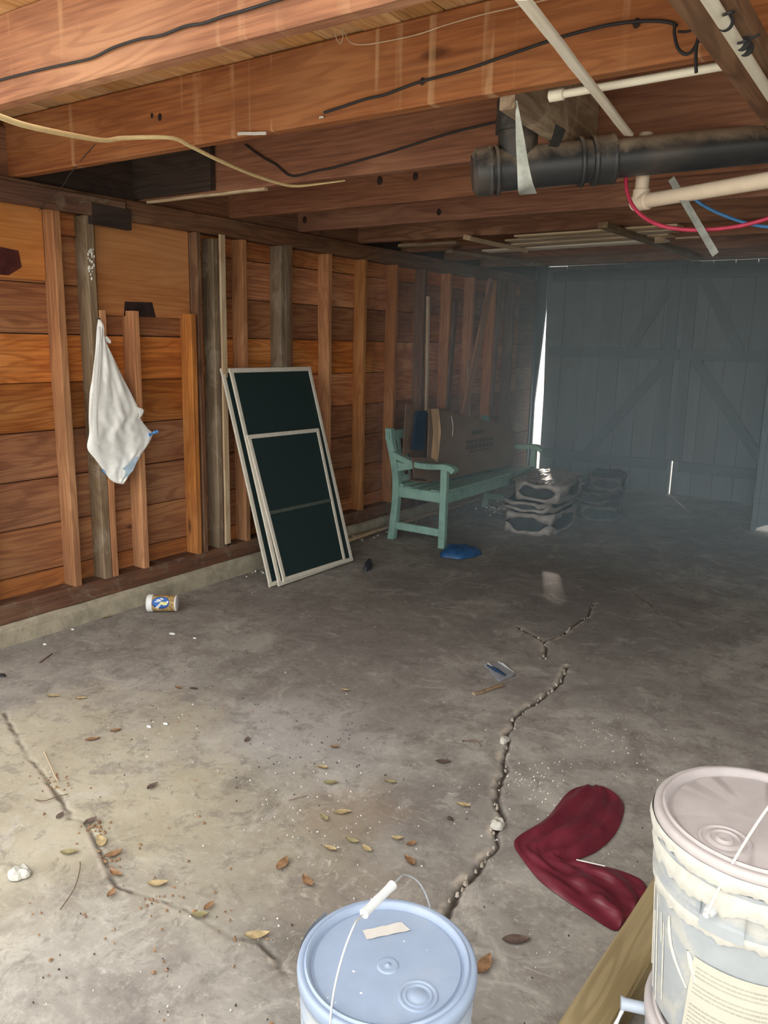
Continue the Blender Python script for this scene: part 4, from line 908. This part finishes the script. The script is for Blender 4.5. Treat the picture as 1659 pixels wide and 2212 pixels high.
cable('pale_string', [yp(a, b, 1.96) for a, b in ((724,72),(728,86),(736,94),(741,78),(738,64),(744,68),(752,86),(765,95),(790,96),(830,90),(900,75),(960,55),(1040,32),(1110,16),(1210,-8))], .0016, 'string', 'thin pale string looped between the first two joists', 'string')
cable('hanging_wire', [yp(205,312,2.032), yp(180,340,2.03), yp(150,378,2.06), yp(135,402,2.09), yp(110,425,2.12), yp(85,455,2.15)], .0016, 'dark_metal', 'thin dark wire hanging before the wall top at the left', 'wire')
o = board('paper_scrap', yp(514,289,2.028), yp(575,288,2.028), .010, .004, (0,1,0), M['paper'], None, .001, 5); tag(o, 'white paper scrap stuck on the second joist', 'scrap')
o = board('paper_scrap', yp(690,254,2.028), yp(699,253,2.028), .006, .004, (0,1,0), M['paper'], None, .001, 2); tag(o, 'tiny white fleck on the second joist right of the larger scrap', 'scrap')
for px, py, yy, r_ in ((820,390,3.318,.016),(897,381,3.318,.014),(912,176,2.03,.008),(1375,50,2.03,.009),(345,253,2.033,.010),(328,250,2.033,.007),(658,475,3.90,.016),(948,458,3.90,.014)):
    q = yp(px, py, yy); MB().lathe([(0,.002),(r_*.8,.0015),(r_,0)], q, 14, Matrix(((1,0,0),(0,0,-1),(0,1.3,0)))).build('knot', M['burnt'], ceil)

# loose laths resting under the far joists and leaning in the corner
def loose(p0, p1, w_, t_, n, mat, label, cat='lath', name='lath'): o = board(name, p0, p1, w_, t_, n, M[mat], None, .001, 5); tag(o, label, cat); return o
loose(zp(1008,513,2.03), zp(1134,541,2.03), .050, .028, (.25,0,1), 'pale_wood', 'short pale stick lying under the far joists, lit at its left end', 'stick', 'stick')
loose(zp(864,531,2.035), zp(990,524,2.035), .05, .02, (0,0,1), 'stud_grey', 'faint grey stick under the far joists left of the pale one', 'stick', 'stick')
loose(zp(970,543,2.03), zp(1170,573,2.03), .055, .022, (0,0,1), 'stud_grey', 'long grey stick pointing at the top of the door gap', 'stick', 'stick')
loose(zp(1302,486,2.03), zp(1510,556,2.03), .055, .03, (0,0,1), 'stud_grey', 'long dark stick overhead right of the pale boards', 'stick', 'stick')
for i, (a, b, c_, d) in enumerate(((1050,543,1440,519),(1080,532,1450,508),(1100,521,1460,498),(1120,512,1470,488))):
    loose(zp(a,b,2.045), zp(c_,d,2.045), .115, .012, (0,0,1), 'white_wood' if i == 0 else 'pale_wood', ('front','second','third','rearmost')[i]+' of the pale flat boards laid under the far joists', 'board', 'pale_board')
loose(zp(1420,516,2.03), zp(1432,514,2.03), .04, .05, (0,0,1), 'pale_wood', 'small pale block beside the overhead boards', 'block', 'wood_block')
loose(zp(1460,515,2.03), zp(1512,512,2.03), .03, .01, (0,0,1), 'pale_wood', 'small pale strip right of the overhead boards', 'strip', 'wood_strip')
loose(xp(492,1174,-3.325), xp(479,507,-3.325), .040, .014, (1,0,0), 'pale_wood', 'thin pale lath standing between the studs left of the screens')
loose(xp(1000,905,-3.30), xp(1062,605,-3.30), .085, .02, (1,0,0), 'stud', 'brown board leaning diagonally near the far corner', 'board', 'leaning_board')
loose(xp(1013,905,-3.32), xp(1010,780,-3.32), .03, .015, (1,0,0), 'pale_wood', 'thin upright lath right of the leaning brown board foot')
loose(xp(921,895,-3.32), xp(925,640,-3.32), .03, .02, (1,0,0), 'pale_wood', 'thin pale lath between far studs')
loose(xp(965,900,-3.32), xp(985,650,-3.32), .05, .02, (1,0,0), 'stud_dark', 'dark lath leaning left of the brown leaning board')
loose(xp(1060,900,-3.30), xp(1083,600,-3.34), .04, .02, (1,0,0), 'stud_dark', 'dark lath standing nearest the far corner')
for k_, (px0, py0, px1, py1) in enumerate(((765,1160,1035,1078),(700,1185,835,1139))):
    loose(xp(px0,py0,-3.27)+Vector((0,0,.0)), xp(px1,py1,-3.27), .03, .02, (0,0,1), 'pale_wood', ('pale strip along the wall foot behind the bench', 'pale strip along the wall foot right of the screens')[k_], 'strip', 'wood_strip')

# ------------------------------------------------------------------ small things on the floor
def blob(name, px, py, sx, sy, h, mat, label, cat, seed=0, n=18, rot=0.):
    c = zp(px, py); mb = MB(); g = []
    for f, hh in ((1, .0), (.97, .45), (.75, .8), (.4, 1.), (.02, 1.)):
        row = []
        for i in range(n):
            th = 2*math.pi*i/n; rr_ = f*(1+.35*noise.noise(Vector((math.cos(th)*1.7+seed, math.sin(th)*1.7, seed*.7))))
            x = math.cos(th)*sx*rr_; y = math.sin(th)*sy*rr_; x, y = x*math.cos(rot)-y*math.sin(rot), x*math.sin(rot)+y*math.cos(rot)
            row.append((c.x+x, c.y+y, .0005+h*hh*(1+.6*noise.noise(Vector((x*60, y*60, seed))))))
        row.append(row[0]); g.append(row)
    o = mb.grid(g, mat is not M['plaster']).build(name, mat); tag(o, label, cat); return o
blob('blue_bag', 992, 1196, .12, .15, .05, M['blue_thing'], 'crumpled dark blue plastic sheet on the floor before the bench', 'plastic', 3, 26)
blob('white_drop', 1022, 1186, .006, .006, .006, M['white_plastic'], 'tiny white bead on the edge of the blue plastic', 'bead', 1)
o = blob('dark_scrap', 795, 1226, .022, .085, .045, M['print_black'], 'small dark rag on the floor right of the screens', 'rag', 5, 14, .45)
blob('plaster_lump', 42, 1888, .028, .026, .016, M['plaster'], 'cream plaster lump at the left edge of the floor', 'lump', 2)
blob('plaster_lump', 1076, 1784, .020, .024, .016, M['plaster'], 'cream lump sitting in the wide crack near the maroon bag', 'lump', 6)
blob('plaster_lump', 1090, 1601, .016, .026, .014, M['plaster'], 'cream pebble sitting in the upper part of the wide crack', 'pebble', 8)
for k_, (px, py, sx_) in enumerate(((372,1369,.012),(358,1564,.007),(322,1570,.007),(421,1379,.006),(157,1360,.007),(97,1392,.008))):
    blob('pale_chip', px, py, sx_*1.5, sx_, .004, M['white_plastic'], ('white leaf shaped chip below the jar','right one of two white seeds on the left floor','left one of two white seeds on the left floor','tiny white bead right of the white chip below the jar','white crumb just below the curb left of the jar','long white crumb at the far left below the curb')[k_], 'chip', k_+3, 10)
# clear sachet
q = [zp(1044,1438), zp(1090,1432), zp(1113,1460), zp(1078,1474)]
G = [[q[0].lerp(q[1], i/10).lerp(q[3].lerp(q[2], i/10), j/8)+Vector((0,0,.004+.010*abs(noise.noise(Vector((i*.6, j*.5, 0)))))) for i in range(11)] for j in range(9)]
t = empty('clear_sachet', (q[0]+q[2])/2, 'clear crinkled plastic sachet on the floor in the middle', 'sachet')
mb = MB().grid(G).grid([[p-Vector((0,0,.003)) for p in r_] for r_ in G]); mb.build('film', M['clear'], t)
MB().tube([G[1][1]+Vector((0,0,.002)), G[4][3]+Vector((0,0,.003)), G[7][5]+Vector((0,0,.002))], [.003,.010,.003], 6).build('content', M['navy'], t)
for a, b in (((0,2),(4,3)), ((0,7),(5,9)), ((1,8),(7,10))): MB().tube([G[a[0]][a[1]]+Vector((0,0,.004)), G[b[0]][b[1]]+Vector((0,0,.004))], [.002,.001], 5).build('fold', M['print_white'], t)
o = board('stick', zp(1023,1502)+Vector((0,0,.006)), zp(1085,1483)+Vector((0,0,.006)), .016, .010, (0,0,1), M['scrap'], None, .002, 4); tag(o, 'short brown wood stick below the clear sachet', 'stick')
cable('twig', [zp(998,1599,.004), zp(1012,1600,.006), zp(1030,1600,.008), zp(1040,1612,.004)], .0022, 'twig', 'dark curved twig left of the wide crack', 'twig')
cable('twig', [zp(173,1862,.003), zp(172,1880,.004), zp(160,1920,.004), zp(130,1965,.003)], .0014, 'twig', 'long thin twig on the lower left floor', 'twig')
cable('twig', [zp(75,1727,.003), zp(95,1730,.006), zp(120,1722,.004), zp(147,1715,.003)], .0016, 'twig', 'hooked thin twig crossing the left crack', 'twig')
cable('grass_stalk', [zp(95,1623,.003), zp(107,1650,.012), zp(118,1675,.012), zp(125,1688,.003)], .0018, 'string', 'dry grass stalk beside the left crack', 'stalk')
cable('twig', [zp(623,1729,.003), zp(660,1720,.004), zp(664,1719,.004)], .0013, 'twig', 'short straight twig in the middle of the pale floor', 'twig')
cable('twig', [zp(85,1432,.003), zp(112,1412,.004)], .0030, 'twig', 'dark splinter on the left floor below the curb', 'twig')
blob('bug', 972, 1769, .010, .007, .006, M['dark_bits'], 'small black insect shaped crumb left of the wide crack', 'crumb', 9)
blob('black_clip', 5, 1461, .020, .012, .010, M['cable_black'], 'black clip at the left picture edge', 'clip', 4)
LV = [(610,1865,0,.030,70,'leaf_brown','dry brown leaf above the pale blue bucket at its left'),(665,1903,0,.026,120,'leaf_brown','brown leaf nearest above the pale blue bucket lid'),(1046,2085,0,.034,60,'leaf_brown','brown leaf close to the right of the pale blue bucket'),
 (555,2020,0,.030,10,'leaf_tan','orange tan leaf at the right end of the left crack'),(215,1818,0,.030,120,'leaf_tan','broad tan leaf lying in the left crack'),(245,1845,0,.026,40,'leaf_brown','folded tan leaf lower in the left crack'),
 (150,1841,0,.024,10,'leaf_green','olive leaf left of the left crack'),(250,1886,0,.022,150,'leaf_brown','narrow brown leaf by the left crack'),(341,1909,0,.026,8,'leaf_tan','narrow tan leaf right of the left crack'),
 (432,1977,0,.022,10,'leaf_green','olive leaf on the lower part of the left crack'),(452,1958,0,.018,60,'leaf_brown','thin brown leaf standing by the olive leaf'),(240,1930,0,.018,80,'leaf_brown','small brown leaf below the left crack bend'),
 (715,1690,0,.024,5,'leaf_green','yellowish leaf in the middle of the stained floor'),(695,1659,0,.020,170,'leaf_tan','tan leaf above the yellowish one'),(843,1689,0,.020,160,'leaf_green','olive leaf right of the middle'),
 (740,1756,0,.026,10,'leaf_tan','long tan leaf in the middle group'),(699,1767,0,.020,120,'leaf_green','round olive leaf left of the long tan leaf'),(760,1815,0,.022,150,'leaf_green','dark olive leaf below the long tan leaf'),
 (713,1834,0,.020,155,'leaf_tan','pale leaf left of the dark olive leaf'),(792,1833,0,.020,130,'leaf_tan','pale brown leaf right of the dark olive leaf'),(858,1810,0,.018,0,'leaf_tan','small pale leaf above the handle grip'),
 (888,1822,0,.018,40,'leaf_brown','reddish leaf right of the small pale leaf'),(884,1860,0,.024,120,'leaf_brown','narrow brown leaf by the pale floor spot'),(1000,1740,0,.022,160,'leaf_tan','tan leaf left of the wide crack'),
 (957,1645,0,.026,0,'leaf_grey','dark grey leaf near the middle right of the floor'),(724,1615,0,.016,0,'leaf_brown','small red brown leaf in the middle floor'),(330,1700,0,.022,60,'leaf_grey','purplish brown leaf on the left floor'),
 (250,1578,0,.020,30,'leaf_brown','orange brown curled leaf on the left floor'),(200,1598,0,.024,25,'leaf_brown','long red brown leaf left of the curled one'),(533,1598,0,.018,80,'leaf_grey','round dark leaf on the mid left floor'),
 (228,1332,0,.030,20,'leaf_tan','tan dry leaf against the curb left of the jar'),(745,1492,0,.018,170,'leaf_tan','tan leaf on the dark middle floor'),(385,1486,0,.018,150,'leaf_brown','small brown leaf below the jar at the middle left'),
 (418,1488,0,.018,170,'leaf_grey','black leaf beside the small brown one'),(115,1505,0,.026,0,'leaf_tan','frayed tan leaf at the left above the crack'),(1115,2030,0,.034,5,'leaf_grey','crumpled grey leaf right of the pale blue bucket'),
 (175,1510,0,.022,8,'leaf_tan','slim tan leaf at the upper left floor'),(130,1762,0,.018,80,'leaf_grey','small dark red leaf left of the left crack end'),(195,1775,0,.022,60,'leaf_grey','dull purple leaf where the left crack widens')]
for (px, py, _, L_, ang, mt, lab) in LV:
    c = zp(px, py); a = math.radians(ang); ux = Vector((math.cos(a)*R[0]-math.sin(a)*(-F[0]), math.cos(a)*R[1]+math.sin(a)*F[1], 0)).normalized(); vx = Vector((-ux.y, ux.x, 0))
    G = []; L_ *= 1.8; cv = random.uniform(.0006, .0028); tw = random.uniform(-.3, .3)
    for i in range(9):
        f = i/8; wdt = L_*.25*math.sin(math.pi*f**.85)**.9+.0004; row = []
        for j in range(5):
            g_ = (j-2)/2; row.append(c+ux*(f-.5)*L_*1.15+vx*(g_*wdt+tw*L_*.3*math.sin(math.pi*f))+Vector((0,0,.0022+cv*abs(g_)**2+cv*.8*(2*f-1)**2)))
        G.append(row)
    mb = MB().grid(G).grid([[p-Vector((0,0,.0008)) for p in r_] for r_ in G])
    o = mb.build('dry_leaf', M[mt]); tag(o, lab, 'leaf', 'dry leaves scattered over the floor')
# crumbs and chips nobody could count
def scatter(name, n, area, smin, smax, mat, label, cat, clusters=None):
    mb = MB()
    for i in range(n):
        if clusters and random.random() < .75:
            cx_, cy_, rr_ = random.choice(clusters); px = random.gauss(cx_, rr_); py = random.gauss(cy_, rr_*.6)
        else: px = random.uniform(area[0], area[2]); py = random.uniform(area[1], area[3])
        if py < 1180: continue
        c = zp(px, py)
        if c.x < -3.28 or (Vector((c.x, c.y))-Vector(c1)).length < .16: continue
        s_ = random.uniform(smin, smax); a = random.uniform(0, 6.28); e = random.uniform(.25, .9); h_ = s_*random.uniform(.2, .5)
        ux = Vector((math.cos(a), math.sin(a), 0))*s_; vx = Vector((-math.sin(a), math.cos(a), 0))*s_*e; z_ = Vector((0,0,-.002))
        mb.add([c-ux+z_, c-vx*.9+z_, c+ux*.8+z_, c+vx+z_, c+ux*.1+Vector((0,0,h_+.001))], [(0,1,4),(1,2,4),(2,3,4),(3,0,4)])
    o = mb.build(name, mat); tag(o, label, cat, kind='stuff'); return o
scatter('pale_chips', 420, (0,1280,1450,2212), .0012, .0042, M['pale_bits'], 'pale chips and flakes scattered over the concrete floor', 'debris', [(1140,1700,60),(1180,1680,50),(1380,1620,60),(1230,1780,90),(1330,1560,40),(760,1780,120),(350,1560,120),(690,1730,60)])
scatter('dark_crumbs', 420, (0,1280,1450,2212), .0015, .0045, M['dark_bits'], 'dark crumbs and grit scattered over the concrete floor', 'debris', [(300,1400,120),(450,1420,90),(200,1500,120),(1080,1480,60),(700,1620,100)])
scatter('leaf_crumbs', 160, (0,1500,620,2212), .003, .008, M['leaf_brown'], 'brown leaf crumbs gathered in the left crack', 'debris', [(210,1790,18),(235,1860,16),(480,2000,40),(120,1690,20),(350,1935,30)])
mb = MB()
for i in range(80):
    c = Vector((-3.0+random.gauss(0,.10), 6.2+random.gauss(0,.16), 0)); s_ = random.uniform(.008, .028); a = random.uniform(0, 6.28); ux = Vector((math.cos(a), math.sin(a), 0))*s_; vx = Vector((-math.sin(a), math.cos(a), 0))*s_*.6
    mb.add([c-ux, c-vx, c+ux, c+vx, c+Vector((0,0,s_*.7))], [(0,1,4),(1,2,4),(2,3,4),(3,0,4)])
tag(mb.build('rubble', M['pale_bits']), 'pale rubble on the floor behind the bench legs', 'debris', kind='stuff')
mb = MB()
for i in range(70):
    y = random.uniform(3.3, 6.2); c = Vector((random.uniform(-3.32, -3.22), y, 0)); s_ = random.uniform(.004, .016); a = random.uniform(0, 6.28); ux = Vector((math.cos(a), math.sin(a), 0))*s_; vx = Vector((-math.sin(a), math.cos(a), 0))*s_*.6
    mb.add([c-ux, c-vx, c+ux, c+vx, c+Vector((0,0,s_*.6))], [(0,1,4),(1,2,4),(2,3,4),(3,0,4)])
tag(mb.build('wall_foot_crumbs', M['pale_bits']), 'pale crumbs along the foot of the curb', 'debris', kind='stuff')

# ------------------------------------------------------------------ haze volume added at the back, standing in for lens glare
mb = MB(); L8 = [(-3.30, 4.5), (2.15, 4.5), (2.15, 6.70), (-1.13, 6.70), (-1.13, YB-.06), (-3.30, YB-.06)]
mb.add([(x, y, z) for z in (.03, 2.02) for x, y in L8], [(5,4,3,2,1,0), (6,7,8,9,10,11)]+[(j, (j+1) % 6, 6+(j+1) % 6, 6+j) for j in range(6)])
s = NT('glare_haze'); s.t.nodes.remove(s.b); vs_ = s.n('ShaderNodeVolumeScatter'); vs_.inputs['Density'].default_value = .115; vs_.inputs['Anisotropy'].default_value = -.3; vs_.inputs['Color'].default_value = (.66,.88,1,1)
s.l(vs_.outputs[0], s.out.inputs['Volume'])
hz = mb.build('haze', s.m); tag(hz, 'thin haze added at the back of the garage in place of lens glare', 'haze', kind='stuff')
